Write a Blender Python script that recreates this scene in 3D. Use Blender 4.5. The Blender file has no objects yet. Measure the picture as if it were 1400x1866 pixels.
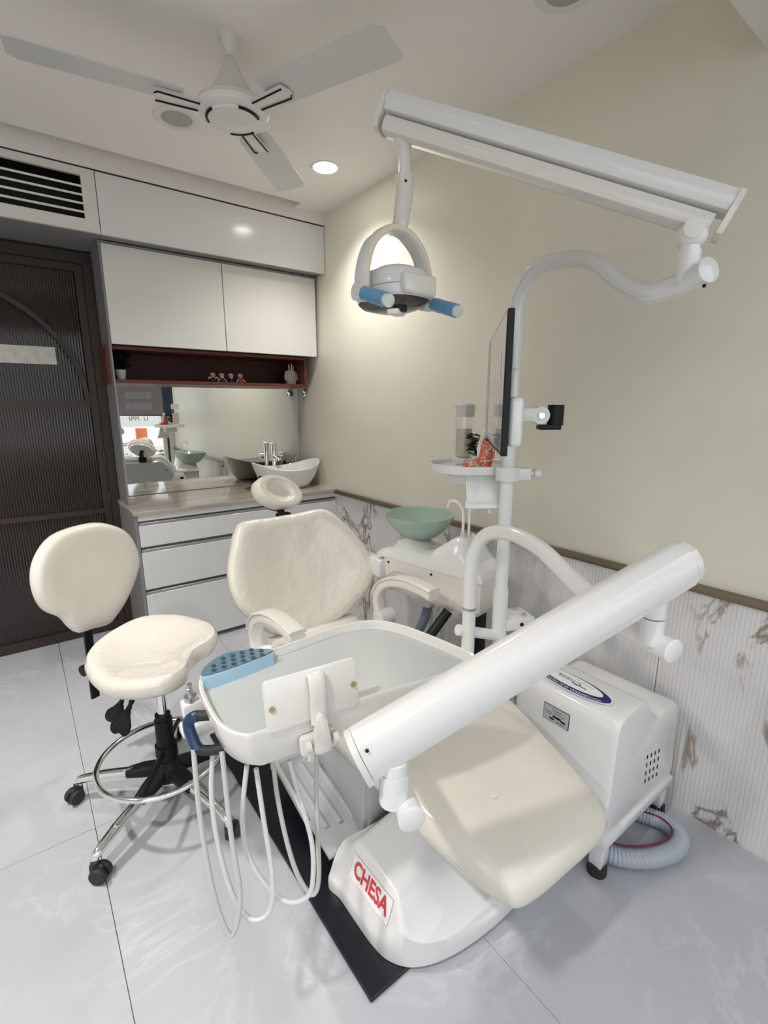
import bpy, bmesh, math, random
from mathutils import Vector, Matrix
from mathutils.bvhtree import BVHTree
random.seed(7)
PI = math.pi
SC = bpy.context.scene
COL = SC.collection

# ------------------------------------------------------------------ camera
cam_d = bpy.data.cameras.new('camera')
cam = bpy.data.objects.new('camera', cam_d); COL.objects.link(cam)
cam.location = (0, 0, 1.42)
cam.rotation_euler = (math.radians(90 - 12.49), 0, math.radians(-36.92))
cam_d.sensor_fit = 'VERTICAL'; cam_d.sensor_height = 36.0; cam_d.lens = 36.0 * 885 / 1866
cam_d.clip_start = 0.02
SC.camera = cam

# ------------------------------------------------------------------ world, lights, exposure
w = bpy.data.worlds.new('world'); SC.world = w; w.use_nodes = True
bg = w.node_tree.nodes['Background']
bg.inputs[0].default_value = (0.90, 0.95, 1.0, 1); bg.inputs[1].default_value = 1.15
SC.view_settings.view_transform = 'Standard'; SC.view_settings.look = 'None'
SC.view_settings.exposure = 0.82; SC.view_settings.gamma = 1.0
SC.view_settings.use_curve_mapping = False
SC.cycles.use_denoising = True
SC.cycles.max_bounces = 10; SC.cycles.diffuse_bounces = 6; SC.cycles.glossy_bounces = 5
SC.cycles.transmission_bounces = 6; SC.cycles.transparent_max_bounces = 8
SC.cycles.caustics_reflective = False; SC.cycles.caustics_refractive = False
SC.cycles.sample_clamp_indirect = 6.0

def portal(x0, x1, z0, z1, y):
    d = bpy.data.lights.new('window_portal', 'AREA'); d.shape = 'RECTANGLE'
    d.size = x1 - x0; d.size_y = z1 - z0; d.cycles.is_portal = True
    o = bpy.data.objects.new('window_portal', d); COL.objects.link(o)
    o.location = ((x0 + x1) / 2, y, (z0 + z1) / 2); o.rotation_euler = (math.radians(90), 0, 0)
WIN = (-1.9, 1.68, 0.25, 2.30); YF = -0.30
portal(*WIN, YF - 0.06)

def downlight_lamp(x, y, z, watts, blend=0.8, angle=130):
    d = bpy.data.lights.new('downlight_lamp', 'SPOT'); d.energy = watts
    d.color = (1.0, 0.965, 0.92); d.spot_size = math.radians(angle); d.spot_blend = blend
    d.shadow_soft_size = 0.06
    o = bpy.data.objects.new('downlight_lamp', d); COL.objects.link(o)
    o.location = (x, y, z)
    return o

# ------------------------------------------------------------------ materials
def mat(name, col, rough=0.4, metal=0.0, coat=0.0, bump=None, var=None, spec=0.5, trans=0.0, emit=None, ior=1.45):
    m = bpy.data.materials.new(name); m.use_nodes = True
    nt = m.node_tree; b = nt.nodes['Principled BSDF']
    b.inputs['Base Color'].default_value = (*col, 1); b.inputs['Roughness'].default_value = rough
    b.inputs['Metallic'].default_value = metal; b.inputs['Specular IOR Level'].default_value = spec
    b.inputs['Coat Weight'].default_value = coat; b.inputs['Coat Roughness'].default_value = 0.06
    b.inputs['Transmission Weight'].default_value = trans; b.inputs['IOR'].default_value = ior
    if emit:
        b.inputs['Emission Color'].default_value = (*emit[0], 1); b.inputs['Emission Strength'].default_value = emit[1]
    tc = nt.nodes.new('ShaderNodeTexCoord')
    if var:                                             # (scale, amount): gentle mottling of the colour
        n = nt.nodes.new('ShaderNodeTexNoise'); n.inputs['Scale'].default_value = var[0]; n.inputs['Detail'].default_value = 5
        nt.links.new(tc.outputs['Object'], n.inputs['Vector'])
        r = nt.nodes.new('ShaderNodeValToRGB')
        a = var[1]
        r.color_ramp.elements[0].position = 0.3; r.color_ramp.elements[1].position = 0.7
        r.color_ramp.elements[0].color = (*[max(0, c * (1 - a)) for c in col], 1)
        r.color_ramp.elements[1].color = (*[min(1, c * (1 + a)) for c in col], 1)
        nt.links.new(n.outputs['Fac'], r.inputs['Fac']); nt.links.new(r.outputs['Color'], b.inputs['Base Color'])
    if bump:                                            # (scale, strength, distance)
        n = nt.nodes.new('ShaderNodeTexNoise'); n.inputs['Scale'].default_value = bump[0]; n.inputs['Detail'].default_value = 4
        nt.links.new(tc.outputs['Object'], n.inputs['Vector'])
        bp = nt.nodes.new('ShaderNodeBump'); bp.inputs['Strength'].default_value = bump[1]; bp.inputs['Distance'].default_value = bump[2]
        nt.links.new(n.outputs['Fac'], bp.inputs['Height']); nt.links.new(bp.outputs['Normal'], b.inputs['Normal'])
    return m

def marble(name, base, dark, vein, scale, rough, veinw=0.04, cloud=1.0, stretch=(1, 1, 1), coat=0.0, mask=(0.5, 0.62)):
    m = mat(name, base, rough, coat=coat); nt = m.node_tree; b = nt.nodes['Principled BSDF']
    N = nt.nodes.new; L = nt.links.new
    tc = N('ShaderNodeTexCoord'); mp = N('ShaderNodeMapping'); mp.inputs['Scale'].default_value = stretch
    L(tc.outputs['Object'], mp.inputs['Vector'])
    n1 = N('ShaderNodeTexNoise'); n1.inputs['Scale'].default_value = scale * 0.8; n1.inputs['Detail'].default_value = 7
    n1.inputs['Roughness'].default_value = 0.62; n1.inputs['Distortion'].default_value = 0.6
    L(mp.outputs[0], n1.inputs['Vector'])
    r1 = N('ShaderNodeValToRGB'); r1.color_ramp.elements[0].position = 0.35; r1.color_ramp.elements[1].position = 0.66
    r1.color_ramp.elements[0].color = (*dark, 1); r1.color_ramp.elements[1].color = (*base, 1)
    L(n1.outputs['Fac'], r1.inputs['Fac'])
    n2 = N('ShaderNodeTexNoise'); n2.inputs['Scale'].default_value = scale; n2.inputs['Detail'].default_value = 8
    n2.inputs['Roughness'].default_value = 0.6; n2.inputs['Distortion'].default_value = 1.2
    L(mp.outputs[0], n2.inputs['Vector'])
    s = N('ShaderNodeMath'); s.operation = 'SUBTRACT'; s.inputs[1].default_value = 0.5; L(n2.outputs['Fac'], s.inputs[0])
    a = N('ShaderNodeMath'); a.operation = 'ABSOLUTE'; L(s.outputs[0], a.inputs[0])
    r2 = N('ShaderNodeValToRGB'); r2.color_ramp.elements[0].position = 0.0; r2.color_ramp.elements[1].position = veinw
    r2.color_ramp.elements[0].color = (1, 1, 1, 1); r2.color_ramp.elements[1].color = (0, 0, 0, 1)
    L(a.outputs[0], r2.inputs['Fac'])
    n3 = N('ShaderNodeTexNoise'); n3.inputs['Scale'].default_value = scale * 0.55; n3.inputs['Detail'].default_value = 3
    L(mp.outputs[0], n3.inputs['Vector'])
    r3 = N('ShaderNodeValToRGB'); r3.color_ramp.elements[0].position = mask[0]; r3.color_ramp.elements[1].position = mask[1]
    L(n3.outputs['Fac'], r3.inputs['Fac'])
    mu = N('ShaderNodeMath'); mu.operation = 'MULTIPLY'; L(r2.outputs['Color'], mu.inputs[0]); L(r3.outputs['Color'], mu.inputs[1])
    mx = N('ShaderNodeMixRGB'); L(mu.outputs[0], mx.inputs['Fac']); L(r1.outputs['Color'], mx.inputs[1]); mx.inputs[2].default_value = (*vein, 1)
    L(mx.outputs[0], b.inputs['Base Color'])
    return m

def wood(name, c1, c2, rough):
    m = mat(name, c1, rough, coat=0.2); nt = m.node_tree; b = nt.nodes['Principled BSDF']
    N = nt.nodes.new; L = nt.links.new
    tc = N('ShaderNodeTexCoord'); mp = N('ShaderNodeMapping'); mp.inputs['Scale'].default_value = (2, 14, 30)
    L(tc.outputs['Object'], mp.inputs['Vector'])
    n = N('ShaderNodeTexNoise'); n.inputs['Scale'].default_value = 2.2; n.inputs['Detail'].default_value = 6; L(mp.outputs[0], n.inputs['Vector'])
    r = N('ShaderNodeValToRGB'); r.color_ramp.elements[0].color = (*c1, 1); r.color_ramp.elements[1].color = (*c2, 1); b.inputs['Coat Weight'].default_value = 0.0
    L(n.outputs['Fac'], r.inputs['Fac']); L(r.outputs['Color'], b.inputs['Base Color'])
    return m

M = {}
M['paint'] = mat('cream_wall_paint', (0.77, 0.735, 0.62), 0.42, var=(3, .03), bump=(220, .15, .001))
M['paint_white'] = mat('white_wall_paint', (0.72, 0.70, 0.66), 0.6, bump=(200, .1, .001))
M['ceiling'] = mat('ceiling_paint', (0.80, 0.765, 0.74), 0.7, bump=(260, .15, .001))
M['tile'] = marble('grey_marble_tile', (0.50, 0.512, 0.545), (0.44, 0.45, 0.48), (0.56, 0.572, 0.605), 2.2, 0.13, 0.025, mask=(.45, .7))
M['grout'] = mat('grout', (0.25, 0.25, 0.26), 0.8)
M['wainscot'] = marble('fluted_marble', (0.76, 0.745, 0.735), (0.66, 0.64, 0.63), (0.20, 0.13, 0.08), 2.9, 0.3, 0.030, stretch=(1, 1.15, 0.6), mask=(.40, .52))
M['bronze'] = mat('bronze_trim', (0.20, 0.16, 0.10), 0.35, metal=0.6)
M['stone'] = marble('beige_counter_stone', (0.50, 0.45, 0.38), (0.36, 0.31, 0.26), (0.62, 0.58, 0.50), 5, 0.08, 0.05, stretch=(.6, 2, 2))
M['laminate'] = mat('white_gloss_laminate', (0.70, 0.70, 0.70), 0.14, var=(2, .02))
M['laminate_warm'] = mat('warm_white_laminate', (0.68, 0.675, 0.64), 0.22, var=(2, .02))
M['channel'] = mat('aluminium_channel', (0.42, 0.42, 0.43), 0.35, metal=0.5)
M['grey_lam'] = mat('grey_laminate', (0.22, 0.22, 0.22), 0.5, bump=(60, .1, .002))
M['shadow_gap'] = mat('black_gap', (0.02, 0.02, 0.02), 0.7)
M['mahogany'] = wood('mahogany_wood', (0.022, 0.004, 0.0025), (0.045, 0.009, 0.005), 0.6)
M['mahogany_edge'] = wood('mahogany_edging', (0.085, 0.018, 0.009), (0.14, 0.032, 0.015), 0.35)
M['mirror'] = mat('mirror_silver', (0.90, 0.915, 0.88), 0.01, metal=1.0)
M['door_frame'] = mat('dark_bronze_frame', (0.045, 0.033, 0.027), 0.42, metal=0.3)
M['door_glass'] = mat('smoked_fluted_glass', (0.020, 0.013, 0.010), 0.08, spec=.6)
M['sign_white'] = mat('frosted_sign', (0.62, 0.60, 0.54), 0.5, var=(30, .12))
M['white'] = mat('white_plastic', (0.71, 0.705, 0.695), 0.2, coat=0.5)
M['white_cream'] = mat('cream_plastic', (0.70, 0.672, 0.63), 0.22, coat=0.45)
M['white_metal'] = mat('white_enamel', (0.73, 0.725, 0.715), 0.15, coat=0.6)
M['vinyl'] = mat('ivory_vinyl_under_clear_film', (0.70, 0.65, 0.57), 0.28, coat=0.55, var=(5, .035), bump=(13, .22, .012))
M['vinyl_film'] = mat('ivory_vinyl_wrapped_film', (0.71, 0.67, 0.59), 0.2, coat=0.8, var=(6, .03), bump=(24, .45, .012))
M['vinyl_side'] = mat('ivory_vinyl_shell', (0.66, 0.64, 0.58), 0.35)
M['pan'] = mat('grey_tray_pan', (0.45, 0.475, 0.475), 0.18, coat=0.3)
M['blue_film'] = mat('blue_barrier_film', (0.11, 0.30, 0.50), 0.25, coat=0.4, bump=(70, .4, .004))
M['blue_dark'] = mat('dark_blue_film', (0.008, 0.03, 0.09), 0.28, coat=0.4, bump=(80, .4, .004))
M['blue_pale'] = mat('pale_blue_panel', (0.27, 0.43, 0.54), 0.3)
M['keypad'] = mat('keypad_slate', (0.10, 0.17, 0.22), 0.3)
M['key'] = mat('keypad_key', (0.035, 0.07, 0.10), 0.35)
M['black'] = mat('black_plastic', (0.008, 0.008, 0.009), 0.45, spec=.3)
M['rubber'] = mat('black_rubber', (0.022, 0.022, 0.024), 0.6)
M['base_black'] = mat('black_navy_plate', (0.007, 0.008, 0.014), 0.38)
M['chrome'] = mat('chrome', (0.86, 0.86, 0.87), 0.08, metal=1.0)
M['steel'] = mat('brushed_steel', (0.55, 0.55, 0.55), 0.3, metal=1.0)
M['brass'] = mat('brass_screw', (0.55, 0.45, 0.22), 0.3, metal=0.9)
M['silver_panel'] = mat('silver_panel', (0.50, 0.515, 0.52), 0.32, metal=0.15)
M['hose'] = mat('grey_silicone_hose', (0.50, 0.49, 0.47), 0.4)
M['hose_blue'] = mat('pale_hose', (0.60, 0.605, 0.61), 0.4)
M['drain'] = mat('blue_grey_hose', (0.17, 0.2, 0.27), 0.45)
M['flex'] = mat('ribbed_grey_hose', (0.44, 0.48, 0.55), 0.35)
M['maroon'] = mat('maroon_stripe', (0.20, 0.02, 0.06), 0.4)
M['glass_green'] = mat('frosted_green_glass', (0.42, 0.56, 0.47), 0.25, coat=0.3, trans=0.25)
M['clear'] = mat('clear_acrylic', (0.9, 0.9, 0.88), 0.05, trans=0.9, ior=1.2)
M['cups'] = mat('paper_cups', (0.72, 0.66, 0.58), 0.6)
M['red'] = mat('red_print', (0.62, 0.05, 0.06), 0.4)
M['print_white'] = mat('white_print', (0.82, 0.82, 0.82), 0.35)
M['print_border'] = mat('label_border', (0.50, 0.42, 0.42), 0.4)
M['navy'] = mat('navy_print', (0.012, 0.014, 0.14), 0.3)
M['grey_print'] = mat('silver_print', (0.38, 0.40, 0.42), 0.4)
M['jaw_red'] = mat('red_jaw_model', (0.58, 0.11, 0.04), 0.35, var=(60, .6), coat=.3)
M['bone'] = mat('ivory_bone', (0.74, 0.66, 0.52), 0.4)
M['leaf'] = mat('dark_green_leaf', (0.012, 0.022, 0.014), 0.45)
M['leaf_grey'] = mat('grey_green_leaf', (0.14, 0.17, 0.13), 0.5)
M['pot'] = mat('white_ceramic', (0.78, 0.78, 0.76), 0.2, coat=.4)
M['ceramic'] = mat('glazed_white_ceramic', (0.80, 0.80, 0.78), 0.1, coat=.5)
M['screen'] = mat('monitor_screen', (0.03, 0.032, 0.036), 0.09, spec=0.7, emit=((0.50, 0.43, 0.44), 0.085))
M['screen_navy'] = mat('monitor_screen_navy', (0.01, 0.012, 0.03), 0.1, emit=((0.01, 0.03, 0.10), 0.12))
M['screen_light'] = mat('monitor_screen_panel', (0.05, 0.05, 0.05), 0.1, emit=((0.62, 0.56, 0.57), 0.10))
M['fan'] = mat('fan_white', (0.70, 0.69, 0.66), 0.3, coat=.2)
M['fan_blade'] = mat('fan_blade_grey', (0.60, 0.60, 0.59), 0.35)
M['lamp_on'] = mat('lit_diffuser', (0.9, 0.9, 0.9), 0.4, emit=((1.0, 0.96, 0.90), 14))
M['reflector'] = mat('smoked_lamp_cover', (0.06, 0.05, 0.045), 0.12)
M['skin'] = mat('figurine_skin', (0.50, 0.36, 0.28), 0.5)
M['hair'] = mat('figurine_white_hair', (0.62, 0.60, 0.58), 0.6)
M['suit'] = mat('figurine_black_suit', (0.012, 0.012, 0.013), 0.5)
M['robe'] = mat('figurine_red_robe', (0.42, 0.04, 0.03), 0.5)
M['coat'] = mat('white_coat_cloth', (0.52, 0.51, 0.50), 0.7, bump=(40, .3, .004))
M['hedge'] = mat('hedge_leaves', (0.16, 0.34, 0.06), 0.6, var=(8, .5))
M['street'] = mat('street_concrete', (0.50, 0.49, 0.47), 0.8)
M['orange'] = mat('orange_paint', (0.80, 0.17, 0.05), 0.5)
M['vent_dark'] = mat('vent_dark', (0.03, 0.024, 0.022), 0.7)
M['speaker'] = mat('speaker_grille', (0.40, 0.385, 0.365), 0.6, bump=(400, .5, .001))

# thin window glass: mostly clear with a mirror-like sheen
mg = bpy.data.materials.new('window_glass'); mg.use_nodes = True
nt = mg.node_tree; nt.nodes.clear()
o_ = nt.nodes.new('ShaderNodeOutputMaterial'); t_ = nt.nodes.new('ShaderNodeBsdfTransparent'); g_ = nt.nodes.new('ShaderNodeBsdfGlossy')
g_.inputs['Roughness'].default_value = 0.02; x_ = nt.nodes.new('ShaderNodeMixShader'); x_.inputs[0].default_value = 0.07
nt.links.new(t_.outputs[0], x_.inputs[1]); nt.links.new(g_.outputs[0], x_.inputs[2]); nt.links.new(x_.outputs[0], o_.inputs[0])
M['pane'] = mg
mf = bpy.data.materials.new('translucent_sign_film'); mf.use_nodes = True
nt = mf.node_tree; nt.nodes.clear()
o_ = nt.nodes.new('ShaderNodeOutputMaterial'); t_ = nt.nodes.new('ShaderNodeBsdfTranslucent'); g_ = nt.nodes.new('ShaderNodeBsdfDiffuse'); t_.inputs[0].default_value = (.95, .95, .95, 1); g_.inputs[0].default_value = (.85, .85, .85, 1)
x_ = nt.nodes.new('ShaderNodeMixShader'); x_.inputs[0].default_value = 0.2
nt.links.new(t_.outputs[0], x_.inputs[1]); nt.links.new(g_.outputs[0], x_.inputs[2]); nt.links.new(x_.outputs[0], o_.inputs[0])
M['film'] = mf
ma = bpy.data.materials.new('thin_clear_acrylic'); ma.use_nodes = True
nt = ma.node_tree; nt.nodes.clear()
o_ = nt.nodes.new('ShaderNodeOutputMaterial'); t_ = nt.nodes.new('ShaderNodeBsdfTransparent'); g_ = nt.nodes.new('ShaderNodeBsdfGlossy')
t_.inputs[0].default_value = (.97, .97, .96, 1)
g_.inputs['Roughness'].default_value = 0.05; x_ = nt.nodes.new('ShaderNodeMixShader'); x_.inputs[0].default_value = 0.07
nt.links.new(t_.outputs[0], x_.inputs[1]); nt.links.new(g_.outputs[0], x_.inputs[2]); nt.links.new(x_.outputs[0], o_.inputs[0])
M['acrylic'] = ma

# ------------------------------------------------------------------ mesh helpers
def V(*a): return Vector(a)
def frame(o, x, y):
    x = Vector(x).normalized(); y = Vector(y); y = (y - x * y.dot(x)).normalized(); z = x.cross(y)
    return Matrix(((x.x, y.x, z.x, o[0]), (x.y, y.y, z.y, o[1]), (x.z, y.z, z.z, o[2]), (0, 0, 0, 1)))
def rotz(loc, a): return Matrix.Translation(loc) @ Matrix.Rotation(a, 4, 'Z')

def box(bm, x0, x1, y0, y1, z0, z1, bev=0.0, seg=2, m=None):
    vs = [bm.verts.new(c) for c in ((x0,y0,z0),(x1,y0,z0),(x1,y1,z0),(x0,y1,z0),(x0,y0,z1),(x1,y0,z1),(x1,y1,z1),(x0,y1,z1))]
    fs = [bm.faces.new([vs[i] for i in f]) for f in ((3,2,1,0),(4,5,6,7),(0,1,5,4),(1,2,6,5),(2,3,7,6),(3,0,4,7))]
    out = vs
    if bev > 0:
        es = list({e for f in fs for e in f.edges})
        r = bmesh.ops.bevel(bm, geom=es, offset=bev, segments=seg, affect='EDGES', profile=0.5)
        out = list({v for f in r['faces'] for v in f.verts} | {v for v in vs if v.is_valid})
    if m is not None:
        bmesh.ops.transform(bm, matrix=m, verts=out)
    return out

def smooth_path(pts, n=6, closed=False):
    P = [Vector(p) for p in pts]; out = []
    k = len(P)
    for i in range(k if closed else k - 1):
        if closed: a, b, c, d = P[(i-1) % k], P[i], P[(i+1) % k], P[(i+2) % k]
        else: a, b, c, d = P[max(i-1, 0)], P[i], P[i+1], P[min(i+2, k-1)]
        for j in range(n):
            t = j / n
            out.append(0.5 * ((2*b) + (c-a)*t + (2*a-5*b+4*c-d)*t*t + (3*b-a-3*c+d)*t*t*t))
    if not closed: out.append(P[-1])
    return out

def tube(bm, pts, r, seg=14, closed=False, cap=True, prof=None, up=None):
    """sweep a circle (radius r or list of radii) or a 2-D profile along pts"""
    P = [Vector(p) for p in pts]; n = len(P)
    T = []
    for i in range(n):
        a = P[i-1] if (i > 0 or closed) else P[i]; b = P[(i+1) % n] if (i < n-1 or closed) else P[i]
        T.append((b - a).normalized())
    ref = Vector(up) if up else (V(0,0,1) if abs(T[0].z) < 0.9 else V(1,0,0))
    u = (ref - T[0] * ref.dot(T[0])).normalized()
    rings = []
    for i in range(n):
        if i:
            ax = T[i-1].cross(T[i])
            if ax.length > 1e-7:
                u = Matrix.Rotation(T[i-1].angle(T[i]), 3, ax.normalized()) @ u
        u = (u - T[i] * u.dot(T[i])).normalized(); v = T[i].cross(u)
        rr = r[i] if isinstance(r, (list, tuple)) else r
        if prof: ring = [bm.verts.new(P[i] + u * a * rr + v * b * rr) for a, b in prof]
        else: ring = [bm.verts.new(P[i] + (u * math.cos(2*PI*j/seg) + v * math.sin(2*PI*j/seg)) * rr) for j in range(seg)]
        rings.append(ring)
    m = len(rings[0])
    for i in range(n if closed else n - 1):
        A, B = rings[i], rings[(i+1) % n]
        for j in range(m): bm.faces.new((A[j], A[(j+1) % m], B[(j+1) % m], B[j]))
    if cap and not closed:
        bm.faces.new(rings[0][::-1]); bm.faces.new(rings[-1])
    return [v for rg in rings for v in rg]

def lathe(bm, prof, seg=32, m=None, cap=True):
    """prof: list of (r, z) bottom to top"""
    rings = []
    for r, z in prof:
        if r < 1e-6: rings.append([bm.verts.new((0, 0, z))])
        else: rings.append([bm.verts.new((r*math.cos(2*PI*j/seg), r*math.sin(2*PI*j/seg), z)) for j in range(seg)])
    for A, B in zip(rings, rings[1:]):
        for j in range(seg):
            k = (j+1) % seg
            if len(A) == 1 and len(B) == 1: continue
            if len(A) == 1: bm.faces.new((A[0], B[k], B[j]))
            elif len(B) == 1: bm.faces.new((A[j], A[k], B[0]))
            else: bm.faces.new((A[j], A[k], B[k], B[j]))
    if cap:
        if len(rings[0]) > 1: bm.faces.new(rings[0][::-1])
        if len(rings[-1]) > 1: bm.faces.new(rings[-1])
    vs = [v for rg in rings for v in rg]
    if m is not None: bmesh.ops.transform(bm, matrix=m, verts=vs)
    return vs

def loft(bm, rings, cap=True):
    R = [[bm.verts.new(p) for p in rg] for rg in rings]
    m = len(R[0])
    for A, B in zip(R, R[1:]):
        for j in range(m): bm.faces.new((A[j], A[(j+1) % m], B[(j+1) % m], B[j]))
    if cap: bm.faces.new(R[0][::-1]); bm.faces.new(R[-1])
    return [v for rg in R for v in rg]

def prism(bm, poly, h, m=None, bev=0.0, seg=2):
    """extrude a 2-D polygon (counter-clockwise) from w=0 to w=h"""
    a = [bm.verts.new((x, y, 0)) for x, y in poly]; b = [bm.verts.new((x, y, h)) for x, y in poly]
    n = len(poly)
    fs = [bm.faces.new(a[::-1]), bm.faces.new(b)]
    for j in range(n): fs.append(bm.faces.new((a[j], a[(j+1) % n], b[(j+1) % n], b[j])))
    vs = a + b
    if bev > 0:
        es = [e for f in fs[:2] for e in f.edges]
        r = bmesh.ops.bevel(bm, geom=es, offset=bev, segments=seg, affect='EDGES', profile=0.5)
        vs = list({v for f in r['faces'] for v in f.verts} | {v for v in vs if v.is_valid})
    if m is not None: bmesh.ops.transform(bm, matrix=m, verts=vs)
    return vs

def rrect(w, h, r, n=5):
    out = []
    for cx, cy, a0 in ((w/2-r, h/2-r, 0), (-w/2+r, h/2-r, 90), (-w/2+r, -h/2+r, 180), (w/2-r, -h/2+r, 270)):
        for i in range(n+1):
            a = math.radians(a0 + 90*i/n); out.append((cx + r*math.cos(a), cy + r*math.sin(a)))
    return out

def smooth_outline(pts, n=5):
    return [(p.x, p.y) for p in smooth_path([(a, b, 0) for a, b in pts], n, True)]

def cushion(bm, outline, layers, f, centre=None):
    """outline: closed 2-D polygon; layers: (scale towards centre, w); f(u, v, w) -> world point; closes bottom and top with fans of rings"""
    c = centre or (sum(p[0] for p in outline)/len(outline), sum(p[1] for p in outline)/len(outline))
    rings = []
    for s, wv in layers:
        if s < 1e-6: rings.append([bm.verts.new(f(c[0], c[1], wv))])
        else: rings.append([bm.verts.new(f(c[0] + (x-c[0])*s, c[1] + (y-c[1])*s, wv)) for x, y in outline])
    n = len(outline)
    for A, B in zip(rings, rings[1:]):
        for j in range(n):
            k = (j+1) % n
            if len(A) == 1: bm.faces.new((A[0], B[k], B[j]))
            elif len(B) == 1: bm.faces.new((A[j], A[k], B[0]))
            else: bm.faces.new((A[j], A[k], B[k], B[j]))
    if len(rings[0]) > 1: bm.faces.new(rings[0][::-1])

def ball(bm, c, r, sc=(1,1,1), sub=2, m=None):
    g = bmesh.ops.create_icosphere(bm, subdivisions=sub, radius=r)
    bmesh.ops.scale(bm, vec=sc, verts=g['verts'])
    mm = Matrix.Translation(c)
    if m is not None: mm = mm @ m
    bmesh.ops.transform(bm, matrix=mm, verts=g['verts'])
    return g['verts']

def cyl(bm, a, b, r, seg=16, r2=None):
    return tube(bm, [a, b], [r, r if r2 is None else r2], seg)

def torus(bm, c, R, r, seg=48, rs=12, m=None):
    pts = [(R*math.cos(2*PI*i/seg), R*math.sin(2*PI*i/seg), 0) for i in range(seg)]
    vs = tube(bm, pts, r, rs, closed=True)
    mm = Matrix.Translation(c)
    if m is not None: mm = mm @ m
    bmesh.ops.transform(bm, matrix=mm, verts=vs)

# ------------------------------------------------------------------ object helpers
ORG = {}
def thing(name, label, cat, loc, group=None):
    o = bpy.data.objects.new(name, None); COL.objects.link(o); o.location = loc
    o.empty_display_size = 0.05
    o['label'] = label; o['category'] = cat
    if group: o['group'] = group
    ORG[o] = Vector(loc)
    return o
def fin(bm, name, angle=38):
    bmesh.ops.recalc_face_normals(bm, faces=bm.faces[:])
    me = bpy.data.meshes.new(name); bm.to_mesh(me); bm.free()
    me.shade_smooth(); me.set_sharp_from_angle(angle=math.radians(angle))
    return me
def part(name, bm, m, parent=None, label=None, kind=None, angle=38):
    """link bm (world coordinates) as one mesh object, a child of parent"""
    org = ORG.get(parent, Vector((0,0,0))) if parent else Vector((0,0,0))
    if parent: bmesh.ops.translate(bm, vec=-org, verts=bm.verts[:])
    me = fin(bm, name, angle); me.materials.append(M[m])
    o = bpy.data.objects.new(name, me); COL.objects.link(o)
    if parent: o.parent = parent; ORG[o] = org
    if label: o['label'] = label
    if kind: o['kind'] = kind
    return o
def solo(name, bm, m, label, cat, group=None, base=None, angle=38):
    base = Vector(base or (0,0,0))
    bmesh.ops.translate(bm, vec=-base, verts=bm.verts[:])
    me = fin(bm, name, angle); me.materials.append(M[m])
    o = bpy.data.objects.new(name, me); COL.objects.link(o); o.location = base; ORG[o] = base
    o['label'] = label; o['category'] = cat
    if group: o['group'] = group
    return o
def struct(name, bm, m, parent=None, angle=38):
    o = part(name, bm, m, parent, angle=angle)
    if not parent: o['kind'] = 'structure'
    return o
def NB(): return bmesh.new()
def text_mesh(s, size, extrude=0.0, align='CENTER', spacing=1.0, bold=0.0):
    c = bpy.data.curves.new('lettering', 'FONT'); c.body = s; c.size = size; c.extrude = extrude; c.offset = bold
    c.align_x = align; c.align_y = 'CENTER'; c.space_character = spacing; c.resolution_u = 3
    o = bpy.data.objects.new('lettering', c); COL.objects.link(o)
    dg = bpy.context.evaluated_depsgraph_get(); dg.update()
    me = bpy.data.meshes.new_from_object(o.evaluated_get(dg))
    bm = bmesh.new(); bm.from_mesh(me)
    bpy.data.objects.remove(o); bpy.data.curves.remove(c); bpy.data.meshes.remove(me)
    return bm
def xf(bm, m): bmesh.ops.transform(bm, matrix=m, verts=bm.verts[:]); return bm

# ================================================================== ROOM
XR, YB, XL = 1.745, 3.41, -2.1
ZC = 2.59
b = NB(); box(b, XL-.1, XR+.1, YF-.12, YB+.1, -0.12, -0.012); floor = struct('floor', b, 'grout')
def tile(x0, x1, y0, y1):
    bm = NB(); g = 0.0007; box(bm, x0+g, x1-g, y0+g, y1-g, -0.012, 0.0, 0.0008, 1); part('tile', bm, 'tile', floor)
xs = [XL, -1.555, -0.755, 0.045, 0.845, 1.64]; ys = [YF, 0.111, 1.711, YB]
for i in range(5):
    for j in range(3): tile(xs[i], xs[i+1], ys[j], ys[j+1])
for j in range(3): tile(1.64, XR, ys[j], ys[j+1])

b = NB(); box(b, XR, XR+.1, YF, YB+.1, 0, 2.85); wall_right = struct('wall_right', b, 'paint')
b = NB(); box(b, XL-.1, XR+.1, YB, YB+.1, 0, 2.85); struct('wall_back', b, 'paint_white')
b = NB(); box(b, XL-.1, XL, YF, YB, 0, 2.85); struct('wall_left', b, 'paint_white')
x0, x1, z0, z1 = WIN
b = NB(); box(b, XL-.1, x0, YF-.1, YF, 0, 2.85); box(b, x1, XR+.1, YF-.1, YF, 0, 2.85)
box(b, x0, x1, YF-.1, YF, 0, z0); box(b, x0, x1, YF-.1, YF, z1, 2.85); struct('wall_front', b, 'paint_white')
b = NB(); ft = .045
for a in (x0, x1-ft, (x0+x1)/2-ft/2): box(b, a, a+ft, YF-.08, YF-.03, z0, z1)
box(b, x0, x1, YF-.08, YF-.03, z0, z0+ft); box(b, x0, x1, YF-.08, YF-.03, z1-ft, z1)
win = struct('window_1', b, 'door_frame')
for a, c in ((x0+ft, (x0+x1)/2-ft/2), ((x0+x1)/2+ft/2, x1-ft)):
    b = NB(); box(b, a, c, YF-.058, YF-.052, z0+ft, z1-ft); part('pane', b, 'pane', win)
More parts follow.
